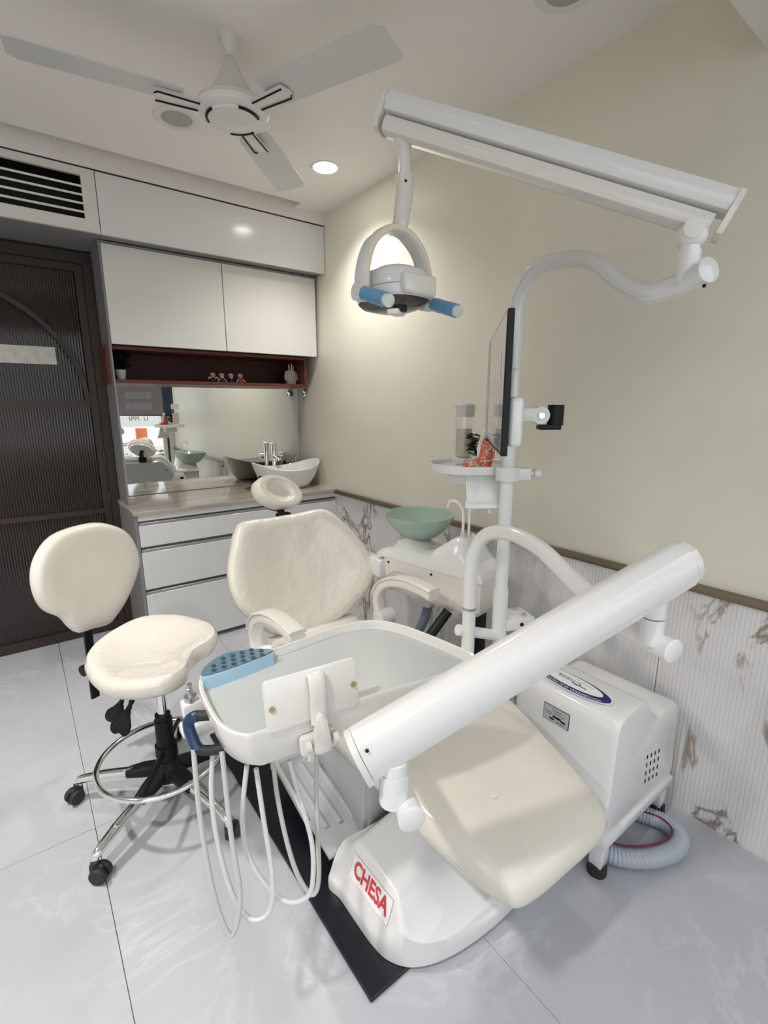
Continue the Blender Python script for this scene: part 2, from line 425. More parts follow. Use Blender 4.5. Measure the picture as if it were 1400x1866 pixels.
# ceiling with the slot in front of the loft
b = NB(); box(b, XL-.1, XR+.1, YF-.1, 2.87, ZC, ZC+.1); box(b, 1.535, XR+.1, 2.87, 2.962, ZC, ZC+.1)
box(b, XL-.1, 1.535, 2.87, YB+.1, 2.80, 2.9); box(b, XL-.1, XR+.1, 2.86, 2.87, 2.69, 2.9); box(b, 1.535, 1.55, 2.87, 2.962, 2.69, 2.9)
struct('ceiling', b, 'ceiling')
b = NB(); box(b, 0.9, XR, 0.05, 0.610, 2.345, ZC); struct('trim_3', b, 'paint_white')      # dropped beam above the front of the right wall

# fluted marble wainscot on the right wall, in panels
def flute_panel(y0, y1, z0, z1):
    bm = NB(); pitch = 0.0125; n = max(2, int((y1-y0)/pitch)); pr = []
    for i in range(n):
        for t, d in ((0, 0), (.25, .0014), (.5, .0020), (.75, .0014)):
            pr.append((y0 + (i+t)*(y1-y0)/n, d))
    pr.append((y1, 0))
    A = [bm.verts.new((XR-.008-d, y, z0)) for y, d in pr]; B = [bm.verts.new((XR-.008-d, y, z1)) for y, d in pr]
    for k in range(len(pr)-1): bm.faces.new((A[k], B[k], B[k+1], A[k+1]))
    e = [bm.verts.new(c) for c in ((XR, y0, z0), (XR, y1, z0), (XR, y1, z1), (XR, y0, z1))]
    bm.faces.new((e[0], e[1], *A[::-1])); bm.faces.new((e[3], *B, e[2])); bm.faces.new((e[0], A[0], B[0], e[3])); bm.faces.new((e[1], e[2], B[-1], A[-1]))
    part('marble_panel', bm, 'wainscot', wall_right, angle=60)
for y0, y1 in ((YF, .674), (.677, 1.874), (1.877, 2.90)): flute_panel(y0, y1, 0.0, 0.815)
b = NB(); box(b, XR-.024, XR, YF, 2.905, 0.815, 0.842, .003); struct('trim_1', b, 'bronze')

# ------------------------------------------------------------------ door with fluted glass
DY = 3.37
d = bpy.data.objects.new('door_1', None); COL.objects.link(d); d.location = (-0.2, DY, 0); d['kind'] = 'structure'; ORG[d] = V(-.2, DY, 0)
b = NB(); dx0, dx1 = -0.75, 0.462
box(b, dx1-.045, dx1, DY-.03, YB, 0, 2.235); box(b, dx0, dx0+.05, DY-.03, YB, 0, 2.235); box(b, dx0+.05, dx1-.045, DY-.03, YB, 2.18, 2.235)
part('door_frame', b, 'door_frame', d)
b = NB()
box(b, dx1-.085, dx1-.047, DY-.012, DY+.02, .01, 2.178); box(b, dx0+.052, dx0+.09, DY-.012, DY+.02, .01, 2.178)
for za, zb in ((.01, .06), (.77, .80), (1.405, 1.44), (2.14, 2.178)): box(b, dx0+.09, dx1-.085, DY-.0115, DY+.0195, za, zb)
part('door_leaf', b, 'door_frame', d)
b = NB(); arc = []
for i in range(33):
    a = PI/2*i/32; arc.append((dx1-.1-.66+.66*math.cos(a), DY-.014, 1.44+.62*math.sin(a)))
tube(b, arc, 1.0, prof=[(-.012, -.012), (.012, -.012), (.012, .012), (-.012, .012)], up=(0, 1, 0)); part('arch_bar', b, 'door_frame', d)
for za, zb in ((.06, .77), (.80, 1.405), (1.44, 2.14)):
    bm = NB(); xa, xb = dx0+.09, dx1-.085; n = int((xb-xa)/.0135); pr = []
    for i in range(n):
        for t, dd in ((0, 0), (.22, .0019), (.5, .0027), (.78, .0019)): pr.append((xa+(i+t)*(xb-xa)/n, dd))
    pr.append((xb, 0))
    A = [bm.verts.new((x, DY+.008-dd, za)) for x, dd in pr]; B = [bm.verts.new((x, DY+.008-dd, zb)) for x, dd in pr]
    for k in range(len(pr)-1): bm.faces.new((A[k], A[k+1], B[k+1], B[k]))
    part('fluted_pane', bm, 'door_glass', d, angle=70)
b = NB(); box(b, -.33, .238, DY-.006, DY+.0035, 1.637, 1.73); part('door_sign', b, 'sign_white', d, 'frosted white sign strip on the dark glass')
for za in (.30, .55):
    b = NB(); box(b, dx1-.058, dx1-.044, DY-.036, DY-.012, za+.5, za+.6, .002); part('hinge', b, 'door_frame', d)

# ------------------------------------------------------------------ loft above door and cabinets
LY = 2.957
t = thing('loft_cabinet', 'white gloss loft cabinet band under the ceiling with a slatted vent at left', 'cabinet', (0.4, LY, 2.245))
b = NB(); box(b, .44, XR, LY+.02, YB, 2.25, 2.80); box(b, XL, .44, LY+.25, YB, 2.25, 2.80); box(b, XL, .44, LY+.02, LY+.25, 2.245, 2.255); part('body', b, 'grey_lam', t)
b = NB(); box(b, XL, XR, LY-.002, LY+.02, 2.53, 2.80); part('top_filler', b, 'ceiling', t)
b = NB(); box(b, .4705, XR-.003, LY, LY+.02, 2.245, 2.522, .0015, 1); part('front_panel', b, 'laminate', t)
b = NB(); box(b, XL, -.6, LY, LY+.02, 2.245, 2.522, .0015, 1); part('front_panel', b, 'laminate', t)
b = NB(); box(b, -.598, -.42, LY, LY+.02, 2.245, 2.522); box(b, .408, .467, LY, LY+.02, 2.245, 2.522)
box(b, -.42, .408, LY, LY+.02, 2.49, 2.522); box(b, -.42, .408, LY, LY+.02, 2.245, 2.30); gf = part('vent_frame', b, 'laminate_warm', t)
b = NB(); box(b, -.44, .43, LY+.2, LY+.21, 2.26, 2.53); box(b, -.44, .43, LY+.02, LY+.2, 2.5, 2.51); box(b, -.44, .43, LY+.02, LY+.2, 2.256, 2.262); box(b, .42, .43, LY+.02, LY+.2, 2.26, 2.5); part('vent_backing', b, 'vent_dark', t)
for k in range(4):
    z = 2.33 + k*.0375
    b = NB(); box(b, -.42, .408, 0, .03, -.0045, .0045, m=Matrix.Translation((0, LY+.004, z)) @ Matrix.Rotation(.34, 4, 'X')); part('vent_slat', b, 'laminate_warm', t)
b = NB(); box(b, XL, XR, LY+.004, LY+.018, 2.5225, 2.5295); part('shadow_line', b, 'shadow_gap', t)

# upper wall cabinet
UY = 3.06
t = thing('wall_cabinet', 'warm white wall cabinet with two flat doors above the wooden shelf', 'cabinet', (1.1, UY, 1.738))
b = NB(); box(b, .478, XR, UY+.02, YB, 1.742, 2.244); part('body', b, 'grey_lam', t)
b = NB(); box(b, .476, 1.098, UY, UY+.02, 1.738, 2.232, .0015, 1); part('door', b, 'laminate_warm', t)
b = NB(); box(b, 1.102, XR-.022, UY, UY+.02, 1.738, 2.232, .0015, 1); part('door', b, 'laminate_warm', t)
b = NB(); box(b, .466, .475, UY+.005, YB, 0.0, 2.244); part('side_panel', b, 'grey_lam', t)
b = NB(); box(b, .476, XR, UY+.004, UY+.02, 2.234, 2.244); part('shadow_line', b, 'grey_lam', t)

# wooden open shelf
SY = 3.13
t = thing('display_shelf', 'long dark mahogany open shelf box between the cabinet and the mirror', 'shelf', (1.06, SY, 1.537))
b = NB(); box(b, .455, 1.675, YB-.03, YB-.01, 1.55, 1.73); part('back_panel', b, 'mahogany', t)
for nm, a in (('top_board', (.45, 1.68, SY, YB-.01, 1.718, 1.7375)), ('bottom_board', (.45, 1.68, SY, YB-.01, 1.537, 1.557)), ('side_board', (.45, .47, SY, YB-.01, 1.557, 1.718)), ('side_board', (1.66, 1.68, SY, YB-.01, 1.557, 1.718))):
    b = NB(); box(b, *a, .001, 1); part(nm, b, 'mahogany_edge', t)

# mirror
b = NB(); box(b, .472, XR-.003, YB-.008, YB, .852, 1.5365)
solo('wall_mirror', b, 'mirror', 'frameless mirror above the counter reflecting the chair and window', 'mirror', base=(1.1, YB, .852))

# counter and drawers
CF = 2.86; CZ = .848
b = NB(); box(b, .452, XR-.003, CF, YB-.009, CZ-.022, CZ, .002, 1)
solo('countertop', b, 'stone', 'polished beige stone countertop under the mirror', 'countertop', base=(1.1, 3.1, CZ-.022))
t = thing('drawer_cabinet', 'white gloss base cabinet of wide drawers under the stone counter', 'cabinet', (1.1, CF, 0))
b = NB(); box(b, .475, XR-.003, CF+.045, YB-.012, .03, CZ-.0225); part('body', b, 'channel', t)
b = NB(); box(b, .458, .474, CF+.012, YB-.012, 0.0, CZ-.0225); part('side_panel', b, 'grey_lam', t)
b = NB(); box(b, .475, XR-.003, CF+.012, CF+.03, .793, CZ-.0225, .001, 1); part('top_rail', b, 'laminate', t)
for za, zb in ((.645, .765), (.395, .612), (.03, .362)):
    b = NB(); box(b, .476, XR-.004, CF+.012, CF+.03, za, zb, .0015, 1); dr = part('drawer', b, 'laminate', t)
    b = NB(); box(b, .476, XR-.004, CF+.018, CF+.044, zb+.001, zb+.016, .002, 1); part('grip_channel', b, 'channel', dr)
b = NB(); box(b, .48, XR-.004, CF+.05, CF+.07, 0, .03); part('plinth', b, 'grey_lam', t)

# ------------------------------------------------------------------ ceiling fittings
def ceiling_speaker(x, y, label):
    t = thing('ceiling_speaker', label, 'speaker', (x, y, ZC), 'round speakers in the ceiling')
    b = NB(); lathe(b, [(.062, ZC-.004), (.088, ZC-.006), (.092, ZC-.003), (.092, ZC)], 40, Matrix.Translation((x, y, 0)), cap=False); part('rim', b, 'fan', t)
    b = NB(); lathe(b, [(0, ZC-.0065), (.045, ZC-.006), (.064, ZC-.003)], 40, Matrix.Translation((x, y, 0)), cap=False); part('grille', b, 'speaker', t)
ceiling_speaker(.712, 2.392, 'round grey ceiling speaker with a white rim below and left of the fan')
ceiling_speaker(1.437, 1.035, 'round grey ceiling speaker cut by the top edge near the right wall')
def downlight(x, y, label, watts):
    t = thing('downlight', label, 'light', (x, y, ZC), 'recessed ceiling downlights')
    b = NB(); lathe(b, [(.060, ZC-.003), (.072, ZC-.005), (.075, ZC)], 40, Matrix.Translation((x, y, 0)), cap=False); part('rim', b, 'fan', t)
    b = NB(); lathe(b, [(0, ZC-.004), (.061, ZC-.003)], 40, Matrix.Translation((x, y, 0)), cap=False); part('diffuser', b, 'lamp_on', t)
    downlight_lamp(x, y, ZC-.02, watts)
downlight(1.429, 2.396, 'glowing round downlight in the ceiling near the right wall', 32)
downlight(-.75, 2.0, 'added downlight out of view at far left, brightening the room', 95)  # unseen extra fitting, added to lift the walls and ceiling
downlight(-.75, .5, 'added downlight out of view left of the window, for fill light', 80)  # second added fitting out of view, for more bounced room light

# ceiling fan
fx, fy = .726, 1.81
t = thing('ceiling_fan', 'white three blade ceiling fan hanging above the dental chair', 'fan', (fx, fy, ZC))
mt = Matrix.Translation((fx, fy, 0))
b = NB(); lathe(b, [(.014, 2.535), (.017, 2.54), (.022, 2.56), (.034, 2.58), (.036, ZC)], 24, mt); part('ceiling_canopy', b, 'fan', t)
b = NB(); cyl(b, (fx, fy, 2.44), (fx, fy, 2.52), .010); part('down_rod', b, 'fan', t)
b = NB(); lathe(b, [(.100, 2.402), (.090, 2.408), (.064, 2.44), (.038, 2.485), (.016, 2.53), (.012, 2.535)], 32, mt); part('upper_cone', b, 'fan', t)
b = NB(); lathe(b, [(0, 2.345), (.05, 2.347), (.082, 2.353), (.086, 2.358), (.090, 2.358), (.112, 2.366), (.119, 2.38), (.112, 2.396), (.098, 2.402)], 40, mt, cap=False); hub = part('motor_hub', b, 'fan', t)
for k in range(3):
    b = NB(); a0 = math.radians(20 + 120*k)
    pts = [(fx+.086*math.cos(a0+i*.09), fy+.086*math.sin(a0+i*.09), 2.3535) for i in range(12)]
    tube(b, pts, .0045, 6); part('hub_slot', b, 'black', hub)
for ang in (172.0, 292.0, 45.0):
    m = mt @ Matrix.Rotation(math.radians(ang), 4, 'Z') @ Matrix.Translation((0, 0, 2.385))
    b = NB(); prism(b, [(.16, -.055), (.2, -.062), (.59, -.068), (.62, -.05), (.62, .06), (.6, .07), (.2, .06), (.16, .05)], .003, m @ Matrix.Rotation(math.radians(-8), 4, 'X'), .001, 1)
    bl = part('blade', b, 'fan_blade', t)
    b = NB(); prism(b, [(.105, -.020), (.235, -.026), (.245, .014), (.235, .024), (.105, .02)], .016, m @ Matrix.Translation((0, 0, -.019)), .004, 2); hd = part('blade_holder', b, 'fan', t)
    b = NB(); tube(b, [(.11, -.021, -.02), (.238, -.027, -.02)], .003, 6); tube(b, [(.11, .021, -.02), (.236, .025, -.02), (.244, .014, -.02)], .003, 6); xf(b, m); part('holder_trim', b, 'black', hd)

# ================================================================== DENTAL CHAIR
ch = thing('dental_chair', 'ivory reclining dental chair wrapped in clear film on a white base', 'dental chair', (.9, 1.1, 0))
b = NB(); box(b, .51, 1.22, .732, 1.95, 0, .012, .003, 1); part('base_plate', b, 'base_black', ch, 'black floor plate')
# base cover: a rim, a sloping apron and a swelling column
ol = smooth_outline([(.583, 1.048), (.581, .98), (.581, .90), (.583, .83), (.595, .775), (.632, .727), (.70, .693), (.80, .672), (.92, .665), (1.04, .674), (1.12, .693), (1.18, .727), (1.215, .775), (1.228, .85), (1.230, .95), (1.226, 1.048), (1.10, 1.035), (.92, 1.03), (.74, 1.035)], 8)
def sst(x): x = max(0, min(1, x)); return x*x*(3-2*x)
def hood_f(x, y):
    dl = min(x-.581, 1.230-x); df = y - (.665 + .02*(abs(x-.92)/.34)**4); db = 1.04 - y
    wl = .050 + .045*sst(dl/.028) + .090*sst((dl-.022)/.040)
    wf = .050 + .028*sst(df/.03) + .110*sst((df-.02)/(.11+.13*math.exp(-((x-.93)/.2)**2)))
    k = .02; h = max(0, min(1, .5+.5*(wf-wl)/k)); z = wf*(1-h) + wl*h - k*h*(1-h)
    z += .075*math.exp(-((x-.93)/.19)**2)*sst((y-.70)/.26)
    return .11 + (z-.11)*(.35+.65*sst(db/.07)) if z > .11 else z
c0 = (.92, .90)
b = NB(); rings = []
for s, z in ((1.0, 0.014), (1.0, .045)): rings.append([(c0[0]+(x-c0[0])*s, c0[1]+(y-c0[1])*s, z) for x, y in ol])
for s in (.99, .975, .96, .945, .93, .915, .90, .885, .87, .855, .84, .825, .81, .79, .76, .72, .67, .61, .54, .46, .38, .30, .22, .14, .06):
    rings.append([(c0[0]+(x-c0[0])*s, c0[1]+(y-c0[1])*s, hood_f(c0[0]+(x-c0[0])*s, c0[1]+(y-c0[1])*s)) for x, y in ol])
loft(b, rings); b.normal_update()
bvh = BVHTree.FromBMesh(b)
hood = part('base_cover', b, 'white', ch, 'glossy white base cover')
def drape(bm, w0, h0, off):
    """lay flat (u, v) shapes onto the left flank of the cover; u runs towards the foot end"""
    for v in bm.verts:
        y, z = .884 - v.co.x, .128 + v.co.y
        h = bvh.ray_cast(V(.3, y, z), V(1, 0, 0))
        if not h[0]: h = bvh.find_nearest(V(.64, y, z))
        n = h[1]
        if n.x > 0: n = -n
        v.co = h[0] + n*off
    return bm
def grid(wd, ht):
    bm = NB(); bmesh.ops.create_grid(bm, x_segments=18, y_segments=6, size=.5); bmesh.ops.scale(bm, vec=(wd, ht, 1), verts=bm.verts[:]); return bm
lab = part('brand_label', drape(grid(.178, .064), 0, 0, .0012), 'print_white', hood)
part('label_border', drape(grid(.181, .067), 0, 0, .0006), 'print_border', hood)
b = text_mesh('CHESA', .064, bold=.0022)
bmesh.ops.scale(b, vec=(.78, .92, 1), verts=b.verts[:]); bmesh.ops.subdivide_edges(b, edges=b.edges[:], cuts=1); part('brand_lettering', drape(b, 0, 0, .002), 'red', hood, 'red CHESA lettering')
# ribbed step plate and lift cover
b = NB(); prism(b, [(.585, 1.052), (.80, 1.042), (.84, 1.50), (.615, 1.50)], .02, Matrix.Translation((0, 0, .085)), .006, 2); sp = part('step_plate', b, 'silver_panel', ch, 'silver ribbed step plate')
b = NB(); box(b, .600, .84, 1.49, 1.51, .085, .135, .005); prism(b, [(.585, 1.20), (.598, 1.20), (.628, 1.50), (.612, 1.50)], .03, Matrix.Translation((0, 0, .09)), .004, 2); part('plate_rim', b, 'white', sp)
for k in range(3):
    b = NB(); x = .630 + .046*k; tube(b, smooth_path([(x, 1.14-.01*k, .1035), (x+.02, 1.44, .1035)], 4), .011, 10); part('rib', b, 'silver_panel', sp)
b = NB(); loft(b, [[(.70, 1.045, .09), (1.22, 1.045, .09), (1.22, 1.75, .09), (.80, 1.75, .09)], [(.715, 1.04, .15), (1.18, 1.04, .15), (1.18, 1.72, .15), (.77, 1.72, .24)], [(.69, 1.0, .37), (1.15, 1.0, .37), (1.15, 1.70, .40), (.69, 1.70, .40)]])
bmesh.ops.bevel(b, geom=b.edges[:], offset=.012, segments=3, affect='EDGES'); part('lift_cover', b, 'silver_panel', ch, 'pale grey sloping lift cover')
# seat and leg rest
seat_ol = smooth_outline([(.712, .53), (.738, .498), (.80, .486), (.90, .482), (1.0, .480), (1.07, .484), (1.104, .512), (1.122, .58), (1.15, .75), (1.172, .95), (1.18, 1.2), (1.17, 1.5), (1.12, 1.68), (.9, 1.72), (.68, 1.68), (.63, 1.5), (.62, 1.2), (.628, .95), (.65, .75), (.685, .60)], 5)
def seat_z(y):
    P = [(.40, .40), (.48, .405), (.65, .452), (.85, .502), (1.05, .522), (1.3, .500), (1.55, .492), (1.75, .50)]
    for (a, za), (c, zc) in zip(P, P[1:]):
        if y <= c: k = (y-a)/(c-a); return za+(zc-za)*k
    return P[-1][1]
def sf(u, v, wv): return V(u, v, seat_z(v) - .085 + wv)
b = NB(); cushion(b, seat_ol, [(.90, -.004), (.96, .004), (.992, .022), (1.0, .045), (.99, .066), (.965, .08), (.92, .087), (.84, .090), (.7, .091), (.55, .089), (.4, .088), (.2, .088), (0, .088)], sf, (.9, 1.1))
part('seat_cushion', b, 'vinyl', ch)
b = NB(); cushion(b, [(.9+(x-.9)*.86, 1.1+(y-1.1)*.9) for x, y in seat_ol], [(.9, -.045), (1.0, -.03), (1.0, .002), (.5, .002), (0, .002)], sf, (.9, 1.1)); part('seat_shell', b, 'white', ch)
for k, (u, v, a, l) in enumerate(((.855, .67, .5, .026), (.842, .745, .9, .011))):
    b = NB(); ball(b, (0, 0, 0), 1, (l, l*.4, .0022), 2, None); xf(b, Matrix.Translation(V(u, v, seat_z(v)+.0045)) @ Matrix.Rotation(a, 4, 'Z')); part('film_bubble', b, 'vinyl_film', ch, 'small bubble in the clear film')
# backrest
bo = V(.9, 1.715, .50); bv = V(0, .165, .47).normalized(); bn = V(0, -.47, .165).normalized()
back_ol = smooth_outline([(-.248, .45), (-.206, .485), (-.076, .487), (.038, .489), (.15, .494), (.21, .462), (.285, .366), (.334, .268), (.352, .175), (.318, .103), (.243, .044), (.15, -.008), (.075, -.03), (-.03, -.034), (-.13, -.012), (-.228, .06), (-.29, .15), (-.312, .235), (-.308, .30), (-.285, .37)], 4)
def bf(u, v, wv):
    c = -.10*(u/.36)**2 if False else .055*(u/.34)**2
    return bo + V(1, 0, 0)*u + bv*v + bn*(wv + c - .02)
b = NB(); cushion(b, back_ol, [(.90, -.05), (.965, -.045), (.995, -.03), (1.0, -.008), (.985, .012), (.955, .026), (.90, .034), (.80, .034), (.66, .028), (.5, .022), (.33, .019), (.16, .018), (0, .018)], bf, (.01, .24))
part('backrest_cushion', b, 'vinyl_film', ch)
b = NB(); cushion(b, [(.01+(x-.01)*.9, .24+(y-.24)*.9) for x, y in back_ol], [(.80, -.085), (.95, -.08), (1.0, -.062), (1.0, -.048), (.5, -.048), (0, -.048)], bf, (.01, .24)); bs = part('backrest_shell', b, 'silver_panel', ch)
for u in (-.2, .2):
    b = NB(); ball(b, bf(u, .36, -.083), .009, sub=1); part('shell_screw', b, 'black', bs)
b = NB(); box(b, .70, 1.12, 1.66, 1.74, .40, .50, .02, 3); part('hinge_block', b, 'vinyl_side', ch)
# headrest
hc = V(.897, 1.975, 1.04); hn = V(-.04, -.86, .5).normalized(); hm = frame(hc, V(1, 0, -.36), V(0, .5, .86))
b = NB(); hol = [(.113*math.cos(a)*(1+.04*math.cos(2*a)), .074*math.sin(a)) for a in [2*PI*i/36 for i in range(36)]]
cushion(b, hol, [(.85, -.04), (.96, -.034), (1.0, -.016), (1.0, .004), (.97, .02), (.9, .03), (.76, .032), (.6, .027), (.54, .022), (.5, .016), (.4, .010), (.2, .008), (0, .008)], lambda u, v, q: hm @ V(u, v, q)); part('headrest_cushion', b, 'vinyl_film', ch)
b = NB(); cushion(b, [(x*.9, y*.9) for x, y in hol], [(.75, -.058), (.93, -.054), (1.0, -.042), (1.0, -.036), (0, -.036)], lambda u, v, q: hm @ V(u, v, q)); part('headrest_shell', b, 'white', ch)
b = NB(); tube(b, smooth_path([hm @ V(0, 0, -.05), hm @ V(0, -.03, -.085), V(.90, 1.965, .96), V(.90, 1.91, .88)], 4), .016, 8); box(b, .868, .932, 1.915, 1.955, .90, .955, .008); part('headrest_mount', b, 'black', ch)
# armrests
for xa in (.628, 1.205):
    pth = smooth_path([(xa, 1.285, .700), (xa, 1.36, .706), (xa, 1.46, .700), (xa, 1.56, .672), (xa, 1.625, .62), (xa, 1.645, .56), (xa, 1.625, .50), (xa, 1.60, .46)], 5)
    b = NB(); tube(b, pth, [1]*len(pth), prof=[(x*.036, y*.052) for x, y in rrect(1, 1, .25, 3)], up=(0, 0, 1)); ar = part('armrest', b, 'white_cream', ch)
    p2 = [p + V(0, -.002, .022) if p.z > .68 else p + V(0, .018, .012) for p in pth[:24]]
    b = NB(); tube(b, p2, [1]*len(p2), prof=[(x*.016, y*.062) for x, y in rrect(1, 1, .4, 3)], up=(0, 0, 1)); part('arm_pad', b, 'vinyl_side', ar)
    b = NB(); cyl(b, (xa-.036, 1.60, .50), (xa+.036, 1.60, .50), .038, 20); pv = part('pivot_cap', b, 'white', ar)
    b = NB(); box(b, min(xa, .9 + (.2 if xa > .9 else -.2)), max(xa, .9 + (.2 if xa > .9 else -.2)), 1.58, 1.62, .45, .485, .006); part('arm_bracket', b, 'white', ar)

# ================================================================== OPERATING LAMP with its pole
PX, PY = 1.31, 1.05; R0 = .0225
lp = thing('operating_lamp', 'white dental operating lamp on a tall pole with spring arm and blue wrapped handles', 'lamp', (PX, PY, 0))
pp = smooth_path([(1.12, 1.20, .40), (1.17, 1.165, .41), (1.25, 1.10, .44), (PX, PY, .54), (PX, PY, .62)], 6)
b = NB(); tube(b, pp + [V(PX, PY, .78)], R0+.004, 20); part('lower_pole', b, 'white_metal', lp)
b = NB(); cyl(b, (PX, PY, .78), (PX, PY, 1.62), R0, 20); part('pole', b, 'white_metal', lp)
b = NB(); cyl(b, (PX, PY, 1.60), (PX, PY, 1.652), R0+.0022, 20); part('pole_collar', b, 'white_metal', lp)
tp = smooth_path([(PX, PY, 1.60), (PX, PY, 1.68), (1.298, 1.033, 1.745), (1.265, .957, 1.80), (1.243, .846, 1.80), (1.205, .737, 1.765), (1.165, .641, 1.697), (1.13, .562, 1.655), (1.112, .495, 1.655), (1.085, .428, 1.667)], 6)
b = NB(); tube(b, tp, R0-.001, 20); ct = part('curved_tube', b, 'white_metal', lp)
e = tp[-1]; dr_ = (tp[-1]-tp[-3]).normalized()
b = NB(); tube(b, [e-dr_*.004, e+dr_*.004, e+dr_*.007], [R0+.0015, R0+.0015, R0-.004], 20); part('end_cap', b, 'white', ct)
b = NB(); ball(b, e - dr_*.002 + V(0, 0, -.026), .004, sub=1); part('set_screw', b, 'black', ct)
j0 = V(1.100, .470, 1.672)
b = NB(); tube(b, [j0+V(0,0,-.02), j0+V(0,0,.040), j0+V(0,0,.041), j0+V(0,0,.060)], [.021, .021, .018, .018], 20); part('riser', b, 'white_metal', lp)
# spring arm: rounded box beam with a lower cover
A = V(1.150, .436, 1.775); Bp = V(.802, 1.052, 2.088); ax = (Bp-A).normalized()
side = ax.cross(V(0,0,1)).normalized(); upv = side.cross(ax)
def beam(bm, a, c, hw, h0, h1, r):
    pr = [(x, y) for x, y in rrect(2*hw, h1-h0, r, 2)]
    rings = [[p + side*x + upv*(y+(h0+h1)/2) for x, y in pr] for p in (a, c)]
    loft(bm, rings)
b = NB(); beam(b, A, Bp, .033, -.004, .046, .022); part('spring_arm', b, 'white', lp)
b = NB(); beam(b, A+ax*.015, Bp-ax*.012, .0315, -.042, -.0045, .015); part('arm_cover', b, 'white_cream', lp)
b = NB(); beam(b, A-ax*.012, A-ax*.0008, .034, -.042, .044, .014); part('arm_end_cap', b, 'white_cream', lp)
b = NB(); beam(b, Bp+ax*.0008, Bp+ax*.012, .033, -.042, .044, .018); part('arm_end_cap', b, 'white_cream', lp)
b = NB(); ball(b, A+ax*.065+side*.033+upv*.0, .006, sub=1); part('arm_screw', b, 'black', lp)
k0 = j0+V(0,0,.056)
b = NB(); ball(b, k0+V(0,0,.012), .029, (1.0, 1.0, .9), 3); part('knuckle', b, 'white', lp)
b = NB(); cyl(b, k0+V(0,0,.018)-side*.031, k0+V(0,0,.018)+side*.031, .018, 20); part('knuckle_pin', b, 'white_cream', lp)
lt = V(.829, 1.020, 2.03)
b = NB(); ball(b, lt+V(0,0,.010), .030, (1, 1, .85)); part('knuckle', b, 'white', lp)
b = NB(); tube(b, [lt+V(0,0,-.005), lt+V(0,0,-.02), lt+V(.0,0,-.075)], [.017, .014, .0145], 20); part('stem', b, 'white', lp)
s0 = lt+V(0,0,-.075)
b = NB(); tube(b, smooth_path([s0+V(0,0,.004), s0+V(0,0,-.03), s0+V(-.006,0,-.07), s0+V(-.016,-.003,-.112), s0+V(-.022,-.002,-.124)], 4), [.0205]*9+[.0195]*4+[.0165]*4, 18); st = part('stem_sleeve', b, 'white_cream', lp)
for dz in (-.018, -.103):
    b = NB(); ball(b, s0+V(-.012, -.0185, dz), .0035, sub=1); part('sleeve_screw', b, 'black', st)
# yoke, head and handles
yc = s0+V(-.030, -.002, -.122)         # top of the yoke
ud = V(1, 0, 0)                  # across the yoke
fd = V(0, -1, 0)                 # out of the yoke, towards the patient side
def LP(a, c, z): return yc + ud*a + fd*c + V(0, 0, z)
yk = smooth_path([LP(-.100, .0, -.150), LP(-.097, 0, -.100), LP(-.076, 0, -.045), LP(-.036, 0, -.010), LP(0, 0, -.002), LP(.036, 0, -.010), LP(.076, 0, -.045), LP(.097, 0, -.100), LP(.100, 0, -.150)], 5)
b = NB(); tube(b, yk, 1.0, prof=[(x*.018, y*.046) for x, y in rrect(1, 1, .3, 3)], up=(0, 0, 1)); yo = part('yoke', b, 'white', lp)
b = NB(); tube(b, [p + fd*.0232 for p in yk], 1.0, prof=[(x*.012, y*.003) for x, y in rrect(1, 1, .3, 2)], up=(0, 0, 1)); part('yoke_trim', b, 'bone', yo)
hm2 = Matrix.Translation(LP(0, .0, -.158)) @ Matrix(((ud.x, fd.x, 0, 0), (ud.y, fd.y, 0, 0), (0, 0, 1, 0), (0, 0, 0, 1))) @ Matrix.Rotation(math.radians(2), 4, 'X')
hd_ol = smooth_outline([(-.078, -.05), (-.05, -.085), (0, -.095), (.05, -.085), (.078, -.05), (.08, .0), (.07, .05), (.035, .082), (-.035, .082), (-.07, .05), (-.08, 0)], 4)
b = NB(); cushion(b, hd_ol, [(.96, -.008), (1.0, .0), (1.0, .020), (.97, .042), (.88, .056), (.68, .065), (.4, .070), (0, .071)], lambda u, v, q: hm2 @ V(u, v, q), (0, 0)); lh = part('lamp_head', b, 'white', lp)
b = NB(); cushion(b, hd_ol, [(.2, -.028), (.6, -.026), (.84, -.020), (.97, -.009), (0, -.0085)], lambda u, v, q: hm2 @ V(u, v, q), (0, 0)); part('reflector', b, 'reflector', lp, 'smoked brown reflector cover')
b = NB(); box(b, -.045, .055, .060, .096, -.006, .040, .008, 3, m=hm2); part('front_block', b, 'white_cream', lh)
b = NB(); tube(b, [hm2 @ V(x*1.004, y*1.004, .018) for x, y in hd_ol], .0012, 6, closed=True); part('head_seam', b, 'print_border', lh)
for sg in (-1, 1):
    a0 = .104*sg
    b = NB(); cyl(b, LP(a0-.016*sg, 0, -.155), LP(a0+.014*sg, 0, -.155), .020, 20); part('pivot_cap', b, 'white_cream', lp)
    p0, p1 = LP(a0+.004*sg, .012, -.157), LP(a0+.004*sg, .118, -.192)
    b = NB(); cyl(b, p0, p1, .014, 18); hdl = part('handle', b, 'white', lp)
    b = NB(); q = [p0.lerp(p1, t) for t in (.12, .3, .5, .7, .9)]; tube(b, q, [.0165, .017, .0163, .017, .0165], 18); part('film_sleeve', b, 'blue_film', hdl, 'blue film sleeve')
b = NB(); q = LP(-.080, .120, -.205); box(b, -.012, .012, -.012, .012, -.008, .008, .003, m=Matrix.Translation(q)); part('switch', b, 'black', lp)
b = NB(); q = LP(-.084, .112, -.213); box(b, -.022, .022, -.014, .014, -.006, .006, .004, m=Matrix.Translation(q) @ Matrix.Rotation(.5, 4, 'Z')); part('switch_base', b, 'white', lp)
